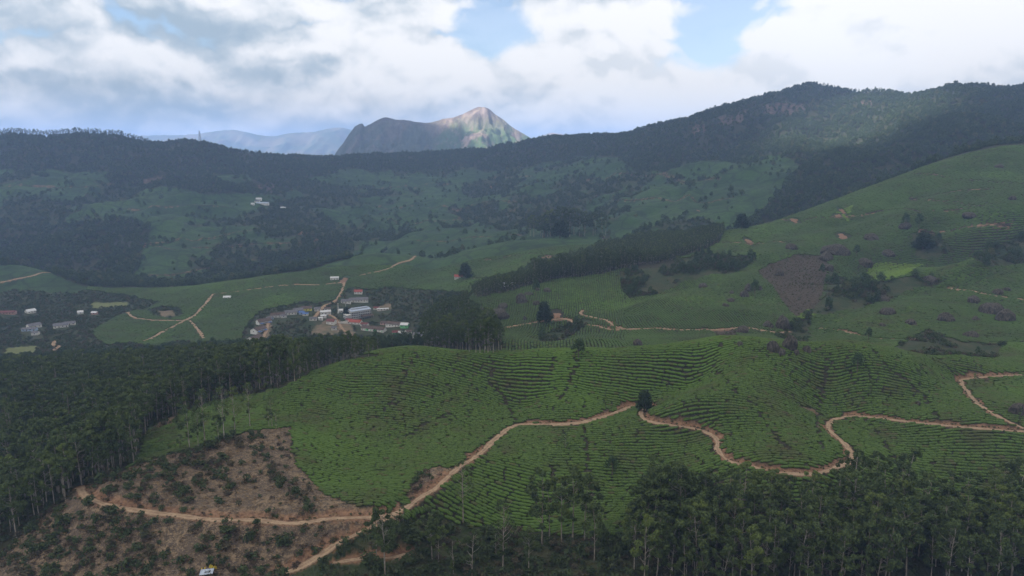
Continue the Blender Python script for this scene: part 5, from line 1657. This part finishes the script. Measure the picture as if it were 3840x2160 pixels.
for k, ((px, py), w, h, lab) in enumerate(BOULD):
    x, y, z = hit(px, py, 330)
    W_, H_ = w / 2.0125 / FPX * y * 0.60, h / 2.0125 / FPX * y * 1.1
    o = bpy.data.objects.new('boulder', rocks[k % 6])
    COL.objects.link(o)
    o.location = (x, y + W_ * 0.4, z + H_ * 0.22); o.rotation_euler = (0.1 * (k % 3), 0.15 * ((k % 5) - 2) * 0.5, k * 1.3)
    o.scale = (W_, W_ * 0.85, H_ * 0.92)
    tag(o, lab, 'boulder', 'granite boulders in the tea')
sk_src = rocks[2]
sk = sk_src.copy(); sk.materials.clear()
# orange soil scars
mt, t, b = material('red_soil')
geo = t.node('ShaderNodeNewGeometry')
t.l.new(t.mix(t.noise(geo.outputs['Position'], 0.5, 4, 0.65), (0.12, 0.070, 0.046), (0.27, 0.165, 0.11)), b.inputs['Base Color'])
M['red_soil'] = mt
for k, (px, py, w, h, lab) in enumerate(SCARS):
    cx, cy, cz = SCAR_AT[k]
    ww, hh = w / FPX * cy * 0.46, h / FPX * cy * 1.9
    nr_, na_ = 5, 18
    VV, FF = [], []
    for i in range(nr_):
        for j in range(na_):
            a = 2 * math.pi * j / na_; rr = (i + 0.02) / (nr_ - 1) * (1 + 0.45 * float(vnoise(np.array([math.cos(a) * 2 + k]), np.array([math.sin(a) * 2]), k)[0]))
            x, y = cx + ww * rr * math.cos(a), cy + hh * rr * math.sin(a)
            VV.append((x, y, float(terrain(x, y)) + (1 - (i / (nr_ - 1)) ** 2) * 0.9 - (0.5 if i == nr_ - 1 else 0)))
    for i in range(nr_ - 1):
        for j in range(na_):
            FF.append((i * na_ + j, (i + 1) * na_ + j, (i + 1) * na_ + (j + 1) % na_, i * na_ + (j + 1) % na_))
    o = mesh_obj('soil_scar', VV, FF, M['red_soil'], smooth=True)
    tag(o, lab, 'soil', kind='structure')

# ------------------------------------------------------------------ buildings
def plain(name, col, rough=0.85, var=0.18, scale=0.8):
    m, t, b = material(name)
    geo = t.node('ShaderNodeNewGeometry')
    n = t.noise(geo.outputs['Position'], scale, 4, 0.65)
    t.l.new(t.mix(t.ramp(n, 0.3, 0.75), tuple(c * (1 + var) for c in col), tuple(c * (1 - 2 * var) for c in col)), b.inputs['Base Color'])
    b.inputs['Roughness'].default_value = rough
    M[name] = m
for nm, col in (('white', (0.62, 0.61, 0.58)), ('green', (0.16, 0.46, 0.20)), ('yellow', (0.62, 0.58, 0.16)), ('pink', (0.42, 0.28, 0.25)), ('bluewash', (0.36, 0.45, 0.58)), ('brown', (0.105, 0.080, 0.070)), ('slate', (0.14, 0.14, 0.155)),
                ('red', (0.30, 0.085, 0.070)), ('maroon', (0.155, 0.065, 0.062)), ('sheet', (0.55, 0.56, 0.58)), ('sheetblue', (0.36, 0.42, 0.52)), ('blue', (0.10, 0.17, 0.36)), ('concrete', (0.42, 0.44, 0.45)), ('pane', (0.025, 0.03, 0.035)), ('doorwood', (0.12, 0.08, 0.05)),
                ('steel', (0.22, 0.23, 0.25)), ('yellowcloth', (0.55, 0.42, 0.06))):
    plain(nm, col, 0.5 if nm in ('pane',) else 0.85, 0.08 if nm in ('white', 'sheet') else 0.2)


def box_arr(x0, x1, y0, y1, z0, z1):
    V = [(x0, y0, z0), (x1, y0, z0), (x1, y1, z0), (x0, y1, z0), (x0, y0, z1), (x1, y0, z1), (x1, y1, z1), (x0, y1, z1)]
    F = [(0, 3, 2, 1), (4, 5, 6, 7), (0, 1, 5, 4), (1, 2, 6, 5), (2, 3, 7, 6), (3, 0, 4, 7)]
    return V, F


def gable_wall(L, W, h, rise, mat, parent, z0=-3.0):
    a, c = L / 2, W / 2
    V = [(-a, -c, z0), (a, -c, z0), (a, c, z0), (-a, c, z0), (-a, -c, h), (a, -c, h), (a, c, h), (-a, c, h), (-a, 0, h + rise), (a, 0, h + rise)]
    F = [(0, 1, 5, 4), (2, 3, 7, 6), (1, 2, 6, 9, 5), (3, 0, 4, 8, 7), (0, 3, 2, 1), (4, 5, 9, 8), (6, 7, 8, 9)]
    return mesh_obj('wall', V, F, M[mat], parent)


def gable_roof(L, W, h, rise, mat, parent, over=0.6, th=0.18, name='roof'):
    a, c = L / 2 + over * 0.7, W / 2 + over
    dz = rise / (W / 2) * over
    V, F = [], []
    for sgn in (-1, 1):
        k = len(V)
        e, r = h - dz + 0.06, h + rise + 0.06
        V += [(-a, sgn * c, e), (a, sgn * c, e), (a, 0, r), (-a, 0, r), (-a, sgn * c, e + th), (a, sgn * c, e + th), (a, 0, r + th), (-a, 0, r + th)]
        F += [tuple(k + i for i in f) for f in ((0, 1, 2, 3), (4, 7, 6, 5), (0, 4, 5, 1), (1, 5, 6, 2), (2, 6, 7, 3), (3, 7, 4, 0))]
    ro = mesh_obj(name, V, F, M[mat], parent)
    ridge = mesh_obj('ridge_cap', *box_arr(-a - 0.05, a + 0.05, -0.25, 0.25, h + rise + th - 0.05, h + rise + th + 0.16), M[mat], ro)
    return ro


def opening(name, x, y, z, w, h, face, parent, mat='pane', depth=0.06):
    """a door or window standing a little proud of the wall; face is the outward axis"""
    if face in ('-y', '+y'):
        s = -1 if face == '-y' else 1
        V, F = box_arr(x - w / 2, x + w / 2, min(y, y + s * depth), max(y, y + s * depth), z, z + h)
    else:
        s = -1 if face == '-x' else 1
        V, F = box_arr(min(x, x + s * depth), max(x, x + s * depth), y - w / 2, y + w / 2, z, z + h)
    return mesh_obj(name, V, F, M[mat], parent)


for ((px, py, L, W_, h, rise, yaw, wall, roof, lab), kw), (x, y, z) in zip(H, HOUSE_AT):
    r = build_root('house', (x, y, z + 0.3), R(yaw))
    tag(r, lab, 'house', 'village houses')
    gable_wall(L, W_, h, rise, wall, r)
    gable_roof(L, W_, h, rise, roof, r)
    n = max(1, int(L / 4.2))
    for k in range(n):
        xx = -L / 2 + (k + 0.5) * L / n
        if k % 2 == 0:
            opening('window', xx, -W_ / 2, 1.0, 1.3, 1.3, '-y', r)
        else:
            opening('door', xx, -W_ / 2, 0.05, 1.1, 2.1, '-y', r, 'doorwood' if not kw.get('green') else 'green')
    opening('window', -L / 2, 0, 1.1, 1.2, 1.3, '-x', r)
    if kw.get('green'):
        for xx in (-L * 0.22, L * 0.12):
            mesh_obj('painted_panel', *box_arr(xx - 2.0, xx + 2.0, -W_ / 2 - 0.04, -W_ / 2 + 0.02, 0.0, h * 0.95), M['green'], r)
    if kw.get('shed'):
        for xx in (-L * 0.3, 0.0, L * 0.3):
            V, F = box_arr(xx - 2.4, xx + 2.4, -W_ / 2 - 3.4, -W_ / 2 - 0.02, 2.0, 2.14)
            V = [(a, b_, c - 0.5 * (b_ < -W_ / 2 - 1)) for a, b_, c in V]
            mesh_obj('lean_to_roof', V, F, M['blue' if xx != 0 else 'slate'], r)
            mesh_obj('post', *box_arr(xx - 2.3, xx - 2.1, -W_ / 2 - 3.3, -W_ / 2 - 3.1, -2, 1.6), M['doorwood'], r)

sk.materials.append(M['white'])
o = bpy.data.objects.new('sack', sk)
COL.objects.link(o)
x, y, z = hit(2377, 1551, 300)
o.location = (x, y, z + 0.3); o.scale = (0.75, 0.5, 0.45)
tag(o, 'small white sack lying below the dark round tree', 'sack')
# white boundary wall in the yard
x, y, z = hit(1288, 1213, 600)
o = mesh_obj('boundary_wall', [], [], None)
bpy.data.objects.remove(o)
r = build_root('boundary_wall', (x, y, z), R(6))
for k in range(4):
    mesh_obj('wall_panel', *box_arr(-8 + 4 * k, -8 + 4 * k + 3.9, -0.15, 0.15, -2, 2.2 + 0.5 * k), M['white'], r)
    mesh_obj('coping', *box_arr(-8 + 4 * k - 0.05, -8 + 4 * k + 3.95, -0.24, 0.24, 2.2 + 0.5 * k, 2.38 + 0.5 * k), M['white'], r)
tag(r, 'stepped white boundary wall beside the village road', 'wall')

# the tea factory
x, y, z = hit(*FACTORY_PX, 600)
fr = build_root('tea_factory', (x, y, z + 0.3), R(38))
tag(fr, 'three-storey pale concrete tea factory with rows of windows', 'factory')
L, W_, h, rise = 32.0, 17.0, 11.0, 2.0
gable_wall(L, W_, h, rise, 'concrete', fr, -4)
rf = gable_roof(L, W_, h, rise, 'sheetblue', fr, 0.5)
V, F = box_arr(-L / 2 + 3, L / 2 - 3, -2.2, 2.2, h + rise - 0.4, h + rise + 0.9)
mesh_obj('ridge_monitor', V, F, M['concrete'], rf)
V = [(-L / 2 + 2.6, -2.9, h + rise + 0.92), (L / 2 - 2.6, -2.9, h + rise + 0.92), (L / 2 - 2.6, 0, h + rise + 1.7), (-L / 2 + 2.6, 0, h + rise + 1.7), (L / 2 - 2.6, 2.9, h + rise + 0.92), (-L / 2 + 2.6, 2.9, h + rise + 0.92)]
mesh_obj('monitor_roof', V, [(0, 1, 2, 3), (3, 2, 4, 5), (0, 5, 4, 1), (0, 3, 5), (1, 4, 2)], M['sheetblue'], rf)
for s in range(3):
    for k in range(11):
        opening('window', -L / 2 + 1.6 + k * 2.88, -W_ / 2, 0.9 + s * 3.1, 1.5, 1.7, '-y', fr)
    for k in range(6):
        opening('window', -L / 2, -W_ / 2 + 1.7 + k * 2.72, 0.9 + s * 3.1, 1.5, 1.7, '-x', fr)
    mesh_obj('floor_band', *box_arr(-L / 2 - 0.12, L / 2 + 0.12, -W_ / 2 - 0.12, -W_ / 2 + 0.02, 3.1 * s + 3.0, 3.1 * s + 3.25), M['white'], fr)
V, F = box_arr(-L / 2 - 7, -L / 2 - 0.03, -W_ / 2, W_ / 2 - 4, -4, 6.2)
st = mesh_obj('stair_block', V, F, M['concrete'], fr)
V, F = box_arr(-L / 2 - 7.4, -L / 2 - 0.03, -W_ / 2 - 0.4, W_ / 2 - 3.6, 6.2, 6.5)
mesh_obj('flat_roof', V, F, M['white'], st)
for s in range(2):
    for k in range(4):
        opening('window', -L / 2 - 7, -W_ / 2 + 1.8 + k * 2.9, 0.9 + s * 3.0, 1.4, 1.6, '-x', st)
V = [(-2, -W_ / 2 - 6, 2.6), (L / 2 + 2, -W_ / 2 - 6, 2.6), (L / 2 + 2, -W_ / 2 - 0.1, 4.0), (-2, -W_ / 2 - 0.1, 4.0)]
V += [(a, b_, c - 0.2) for a, b_, c in V]
mesh_obj('lean_to_roof', V, [(0, 1, 2, 3), (7, 6, 5, 4), (0, 4, 5, 1), (1, 5, 6, 2), (2, 6, 7, 3), (3, 7, 4, 0)], M['brown'], fr)
for k in range(6):
    mesh_obj('post', *box_arr(-1.6 + k * 3.6, -1.3 + k * 3.6, -W_ / 2 - 5.7, -W_ / 2 - 5.4, -4, 2.45), M['concrete'], fr)


def stack(px, py, top, r0, mat, name, lab, cat):
    x, y, z = hit(px, py, 600)
    hh = CAMZ + float(ray(px, top)[1]) * y - z
    zz = np.array([-2, hh * 0.02, hh * 0.5, hh * 0.93, hh * 0.935, hh])
    V, F = tube(np.c_[zz * 0, zz * 0, zz], np.array([1.25, 1.1, 0.95, 0.82, 1.05, 1.05]) * r0, 12)
    r = build_root(name, (x, y, z))
    mesh_obj('shaft', V, [tuple(f) for f in F], M[mat], r, True)
    V, F = tube([(0, 0, -2), (0, 0, 1.6)], [r0 * 1.7, r0 * 1.6], 8)
    mesh_obj('plinth', V, [tuple(f) for f in F] + [tuple(range(8, 16))], M['concrete'], r)
    tag(r, lab, cat)
stack(1269, 1176, 1137, 0.8, 'white', 'chimney', 'tall white factory chimney left of the tea factory', 'chimney')
stack(1297, 1166, 1128, 0.42, 'concrete', 'chimney', 'thin grey flue pipe beside the tea factory', 'chimney')

# lattice mast on the left skyline
u = float(ray(751, 540)[0]); ys = MARCH[(MARCH > 2400) & (MARCH < 3600)]
j = int(np.argmax((terrain(u * ys, ys) - CAMZ) / ys)); y = ys[j] - 10; x = u * y; z = float(terrain(x, y))
hh = CAMZ + float(ray(751, 490)[1]) * y - z
r = build_root('lattice_tower', (x, y, z), 0.5)
tag(r, 'steel lattice tower on the left skyline ridge', 'tower')
def half(zf): return 0.10 * hh * (1 - zf) + 0.018 * hh
for sx in (-1, 1):
    for sy in (-1, 1):
        P = [(sx * half(f), sy * half(f), f * hh - (2 if f == 0 else 0)) for f in (0, 0.35, 0.7, 1.0)]
        V, F = tube(P, [0.55, 0.5, 0.42, 0.35], 4)
        mesh_obj('leg', V, [tuple(q) for q in F], M['steel'], r)
pa = []
for k in range(9):
    f0, f1 = k / 9, (k + 1) / 9
    for (ax, ay), (bx, by) in (((-1, -1), (1, -1)), ((1, -1), (1, 1)), ((1, 1), (-1, 1)), ((-1, 1), (-1, -1))):
        pa.append(tube([(ax * half(f0), ay * half(f0), f0 * hh), (bx * half(f1), by * half(f1), f1 * hh)], [0.28, 0.28], 3))
        pa.append(tube([(bx * half(f0), by * half(f0), f0 * hh), (ax * half(f1), ay * half(f1), f1 * hh)], [0.28, 0.28], 3))
V, F = join(pa)
mesh_obj('bracing', V, [tuple(q) for q in F], M['steel'], r)
for f in (0.78, 0.88, 0.97):
    mesh_obj('cross_arm', *box_arr(-0.085 * hh, 0.085 * hh, -0.4, 0.4, f * hh - 0.3, f * hh + 0.3), M['steel'], r)

# grey shelter with ragged yellow cloth at the bottom edge, and a leaning frame of poles
x, y, z = hit(782, 2158)
r = build_root('shelter', (x, y - 1.2, z), R(12))
tag(r, 'grey sheet-roofed shelter hung with ragged yellow cloth at the bottom edge', 'shelter')
for sx in (-1, 1):
    for sy in (-1, 1):
        V, F = tube([(sx * 1.9, sy * 1.2, -1.0), (sx * 1.9, sy * 1.2, 2.0)], [0.07, 0.06], 6)
        mesh_obj('post', V, [tuple(q) for q in F], M['doorwood'], r)
for k in range(3):
    V, F = box_arr(-2.2 + k * 1.5, -2.2 + k * 1.5 + 1.44, -1.5, 1.6, 2.03 + 0.03 * k, 2.09 + 0.03 * k)
    V = [(a, b_, c + 0.25 * (b_ > 0)) for a, b_, c in V]
    mesh_obj('roof_sheet', V, F, M['sheetblue'], r)
for k, (cx, cz, sw, sh) in enumerate(((1.2, 2.4, 0.75, 1.3), (2.4, 2.2, 0.6, 0.9), (-0.9, 2.4, 0.25, 0.7), (-1.9, 2.35, 0.22, 0.6), (2.9, 2.0, 0.5, 0.7))):
    na = 14
    V = [(cx + sw * math.cos(2 * math.pi * i / na) * (0.8 + 0.3 * ((i * 7 + k) % 3) / 2), 1.62 + 0.12 * math.sin(i * 2.1) + s * 0.1, cz + sh * 0.5 + sh * 0.55 * math.sin(2 * math.pi * i / na) * (0.85 + 0.25 * ((i * 5 + k) % 3) / 2)) for s in (0, 1) for i in range(na)]
    F = [tuple(range(na - 1, -1, -1)), tuple(range(na, 2 * na))] + [(i, (i + 1) % na, na + (i + 1) % na, na + i) for i in range(na)]
    mesh_obj('yellow_cloth', V, F, M['yellowcloth'], r)
x, y, z = hit(655, 2156)
r = build_root('pole_frame', (x, y - 0.6, z), 0.2)
tag(r, 'leaning frame of bare grey poles left of the yellow-hung shelter', 'frame')
for k, (a, b_) in enumerate((((-2.2, 0, -0.4), (-0.6, 0.3, 2.0)), ((-0.7, 0.3, -0.4), (-0.7, 0.3, 2.1)), ((0.4, 0.2, -0.4), (1.6, 0.4, 1.8)), ((1.6, 0.4, -0.4), (1.6, 0.4, 1.9)), ((-1.0, 0.3, 1.95), (1.9, 0.45, 1.75)), ((-0.3, 0.1, -0.3), (0.8, 0.4, 1.5)))):
    V, F = tube([a, tuple((p + q) / 2 + 0.04 for p, q in zip(a, b_)), b_], [0.07, 0.06, 0.05], 6)
    mesh_obj('pole', V, [tuple(q) for q in F], M['gum_bark'], r)

# ------------------------------------------------------------------ far peaks
def massif(name, D, outline, half_depth, slope, nx, ny, seed, mat, rough, label, base=-620.0):
    u = np.array([float(ray(p, 500)[0]) for p, q in outline]); zt = np.array([float(ray(p, q)[1]) for p, q in outline]) * D
    xs = np.linspace(u[0] * D - half_depth * 0.9, u[-1] * D + half_depth * 0.9, nx)
    ys = np.linspace(D - half_depth, D + half_depth * 0.6, ny)
    X, Y = np.meshgrid(xs, ys)
    xr = xs / D
    zr_ = np.interp(xr, u, zt)
    left, right = np.maximum(u[0] - xr, 0) * D, np.maximum(xr - u[-1], 0) * D
    zr_ = zr_ - slope * 0.8 * (left + right)
    s = np.abs(D - Y)
    wob = fbm(X / (half_depth * 0.16), Y / (half_depth * 0.5), seed, 4)
    rid = 1 - np.abs(fbm(X / (half_depth * 0.22), Y / (half_depth * 0.45), seed + 5, 4))
    Z = zr_[None] - slope * s * (1 + 0.22 * wob) + np.minimum(1, s / (half_depth * 0.15)) * rough * (rid - 0.75)
    Z = Z + rough * 0.10 * fbm(X / (half_depth * 0.03), Y / (half_depth * 0.03), seed + 9, 3) * np.minimum(1, 0.15 + s / 150)
    crag = 1 - np.abs(fbm(X / (half_depth * 0.055), Y / (half_depth * 0.10), seed + 13, 3))
    Z = Z + rough * 0.30 * (crag - 0.8) * np.minimum(1, 0.1 + s / 120)
    Z = np.maximum(Z, base) + CAMZ
    i = np.arange(nx * ny).reshape(ny, nx)
    F = np.stack([i[:-1, :-1], i[:-1, 1:], i[1:, 1:], i[1:, :-1]], -1).reshape(-1, 4)
    me = np_mesh(name, np.stack([X, Y, Z], -1).reshape(-1, 3), F)
    me.materials.append(mat)
    o = bpy.data.objects.new(name, me)
    COL.objects.link(o)
    tag(o, label, 'mountain', kind='structure')
    return o

mt, t, b = material('mountain_rock')
geo = t.node('ShaderNodeNewGeometry')
mp = t.node('ShaderNodeMapping'); mp.inputs['Scale'].default_value = (1, 0.6, 0.5); t.l.new(geo.outputs['Position'], mp.inputs[0])
nA = t.noise(mp.outputs[0], 0.010, 6, 0.62, 0.6); nB = t.noise(geo.outputs['Position'], 0.0042, 5, 0.55); nC = t.noise(mp.outputs[0], 0.035, 4, 0.65)
sep = t.node('ShaderNodeSeparateXYZ'); t.l.new(geo.outputs['Position'], sep.inputs[0])
c = t.mix(t.ramp(nA, 0.38, 0.62), (0.13, 0.097, 0.083), (0.30, 0.228, 0.192))
c = t.mix(t.math('MULTIPLY', t.ramp(nC, 0.50, 0.70), 0.8), c, (0.29, 0.225, 0.125))
low = t.ramp(sep.outputs['Z'], CAMZ + 330, CAMZ + 120)
veg = t.math('MULTIPLY', t.ramp(t.math('ADD', nB, t.math('MULTIPLY', low, 0.10)), 0.49, 0.58), t.ramp(nC, 0.25, 0.5))
c = t.mix(t.math('MULTIPLY', veg, low), c, (0.075, 0.115, 0.045))
dome = t.math('MULTIPLY', t.ramp(t.math('ADD', sep.outputs['X'], t.math('MULTIPLY', nB, 300.0)), -380.0, -520.0), 0.72)   # dark scrubby granite of the left dome, with its cloud shade painted in
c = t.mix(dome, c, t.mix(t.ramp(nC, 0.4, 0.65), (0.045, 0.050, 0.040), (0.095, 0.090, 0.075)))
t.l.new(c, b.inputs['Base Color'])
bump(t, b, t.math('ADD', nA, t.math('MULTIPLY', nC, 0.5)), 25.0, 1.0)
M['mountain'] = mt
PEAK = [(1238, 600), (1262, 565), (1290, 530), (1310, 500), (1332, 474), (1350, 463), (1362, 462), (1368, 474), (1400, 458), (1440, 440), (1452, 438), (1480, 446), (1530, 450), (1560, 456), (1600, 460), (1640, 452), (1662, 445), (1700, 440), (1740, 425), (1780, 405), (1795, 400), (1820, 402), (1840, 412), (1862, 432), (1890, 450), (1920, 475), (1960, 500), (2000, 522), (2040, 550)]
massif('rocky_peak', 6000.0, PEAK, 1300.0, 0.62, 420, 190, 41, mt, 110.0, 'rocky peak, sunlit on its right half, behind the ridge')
mt2, t, b = material('far_range')
geo = t.node('ShaderNodeNewGeometry')
nA = t.noise(geo.outputs['Position'], 0.003, 5, 0.6)
t.l.new(t.mix(t.ramp(nA, 0.4, 0.62), (0.05, 0.065, 0.035), (0.13, 0.11, 0.07)), b.inputs['Base Color'])
M['far_range'] = mt2
FARR = [(300, 560), (420, 520), (530, 508), (600, 505), (680, 505), (760, 497), (830, 487), (870, 484), (920, 493), (970, 505), (1030, 510), (1060, 502), (1100, 496), (1180, 492), (1250, 478), (1280, 476), (1310, 482), (1380, 500), (1500, 540)]
massif('distant_range', 12000.0, FARR, 2200.0, 0.42, 240, 90, 52, mt2, 130.0, 'pale blue distant mountain range on the left horizon')
FARP = [(1960, 545), (2010, 517), (2040, 505), (2068, 497), (2100, 501), (2130, 505), (2200, 530)]
massif('distant_peak', 10000.0, FARP, 1200.0, 0.45, 90, 60, 61, mt, 60.0, 'small pale far peak just above the ridge right of the rocky peak')

# ------------------------------------------------------------------ cloud that shades the valley (real, overhead and behind, lit by the sun from above)
mc = bpy.data.materials.new('cloud')
mc.use_nodes = True
t = NT(mc.node_tree); t.n.clear()
dn = t.attr('dense').outputs['Fac']
tp = t.node('ShaderNodeBsdfTransparent'); tl = t.node('ShaderNodeBsdfTranslucent'); tl.inputs[0].default_value = (0.42, 0.41, 0.395, 1)
mx = t.node('ShaderNodeMixShader')
t.l.new(t.math('MULTIPLY', dn, 0.73), mx.inputs[0]); t.l.new(tp.outputs[0], mx.inputs[1]); t.l.new(tl.outputs[0], mx.inputs[2])
out = t.node('ShaderNodeOutputMaterial'); t.l.new(mx.outputs[0], out.inputs[0])


def cloud(name, x0, x1, y0, y1, step, z0, thick, mask_fn, label):
    xs, ys = np.arange(x0, x1 + 1, step), np.arange(y0, y1 + 1, step)
    X, Y = np.meshgrid(xs, ys)
    m = np.clip(mask_fn(X, Y), 0, 1)
    puff = 0.6 + 0.4 * fbm(X / 700, Y / 700, 131, 3)
    top = z0 + 6 + thick * np.sqrt(m) * puff
    bot = z0 - 40 * np.sqrt(m) * (0.5 + 0.5 * vnoise(X / 500, Y / 500, 133)) + 50 * (1 - m)
    ny, nx = X.shape
    i = np.arange(nx * ny).reshape(ny, nx)
    keep = (m[:-1, :-1] + m[1:, :-1] + m[:-1, 1:] + m[1:, 1:]) > 0.02
    q = np.stack([i[:-1, :-1], i[:-1, 1:], i[1:, 1:], i[1:, :-1]], -1)[keep]
    V = np.vstack([np.stack([X, Y, top], -1).reshape(-1, 3), np.stack([X, Y, bot], -1).reshape(-1, 3)])
    me = np_mesh(name, V, np.vstack([q, q[:, ::-1] + nx * ny]))
    vattr(me, 'dense', np.concatenate([m.ravel(), m.ravel()]))
    me.materials.append(mc)
    o = bpy.data.objects.new(name, me)
    COL.objects.link(o)
    tag(o, label, 'cloud', kind='stuff')
    return o

DECK_Z = CAMZ + 1600.0
def above(x, y, z):                    # where the sun's ray to a ground point passes the cloud
    k = (DECK_Z - z) / SUN_DIR.z
    return x + SUN_DIR.x * k, y + SUN_DIR.y * k


def soft_hole(X, Y, cx, cy, rx, ry, ang):
    dx, dy = X - cx, Y - cy
    a = (dx * math.cos(ang) + dy * math.sin(ang)) / rx
    b_ = (-dx * math.sin(ang) + dy * math.cos(ang)) / ry
    return np.exp(-(a * a + b_ * b_) ** 2)

lit1 = above(*hit(3230, 470, 1500)); lit2 = above(*hit(3020, 520, 1500)); lit3 = above(*hit(3450, 400, 1500))
def deck_mask(X, Y):
    n = fbm(X / 420, Y / 420, 141, 4)
    m = 1 - sstep(3950, 4450, Y + 160 * n)
    m = m * (1 - 0.95 * soft_hole(X + 60 * n, Y + 60 * n, lit1[0], lit1[1], 560, 240, 0.7))
    m = m * (1 - 0.55 * soft_hole(X + 60 * n, Y, lit2[0], lit2[1], 200, 120, 0.2))
    m = m * (1 - 0.6 * soft_hole(X + 60 * n, Y, lit3[0], lit3[1], 260, 130, 0.4))
    edge = sstep(-7600, -6600, X) * (1 - sstep(6200, 7200, X)) * sstep(-6200, -5200, Y)
    return m * edge
cloud('cloud', -7600, 7200, -6200, 4700, 90, DECK_Z, 150, deck_mask, 'broad grey cumulus layer shading the whole valley from above')
shx, shy = above(-1220.0, 5650.0, CAMZ + 120)
def lobe_mask(X, Y):
    n = fbm(X / 260, Y / 260, 151, 4)
    d = np.hypot((X - shx + 60 * n) / 900, (Y - shy) / 700)
    return 1 - sstep(0.78, 1.0, d + 0.10 * n)
cloud('cloud', shx - 1160, shx + 1160, shy - 900, shy + 900, 40, DECK_Z, 150, lobe_mask, 'separate cumulus shading the left shoulder of the rocky peak')

# ------------------------------------------------------------------ haze
mh = bpy.data.materials.new('haze')
mh.use_nodes = True
t = NT(mh.node_tree); t.n.clear()
pv = t.node('ShaderNodeVolumePrincipled')
pv.inputs['Color'].default_value = (0.38, 0.57, 0.98, 1)
pv.inputs['Density'].default_value = 1.05e-4
pv.inputs['Anisotropy'].default_value = 0.0
out = t.node('ShaderNodeOutputMaterial'); t.l.new(pv.outputs[0], out.inputs['Volume'])
V, F = box_arr(-23500, 23500, -2500, 17600, CAMZ - 720, CAMZ + 430)
hz = mesh_obj('haze', V, F, mh)
tag(hz, 'thin blue valley haze', 'haze', kind='stuff')
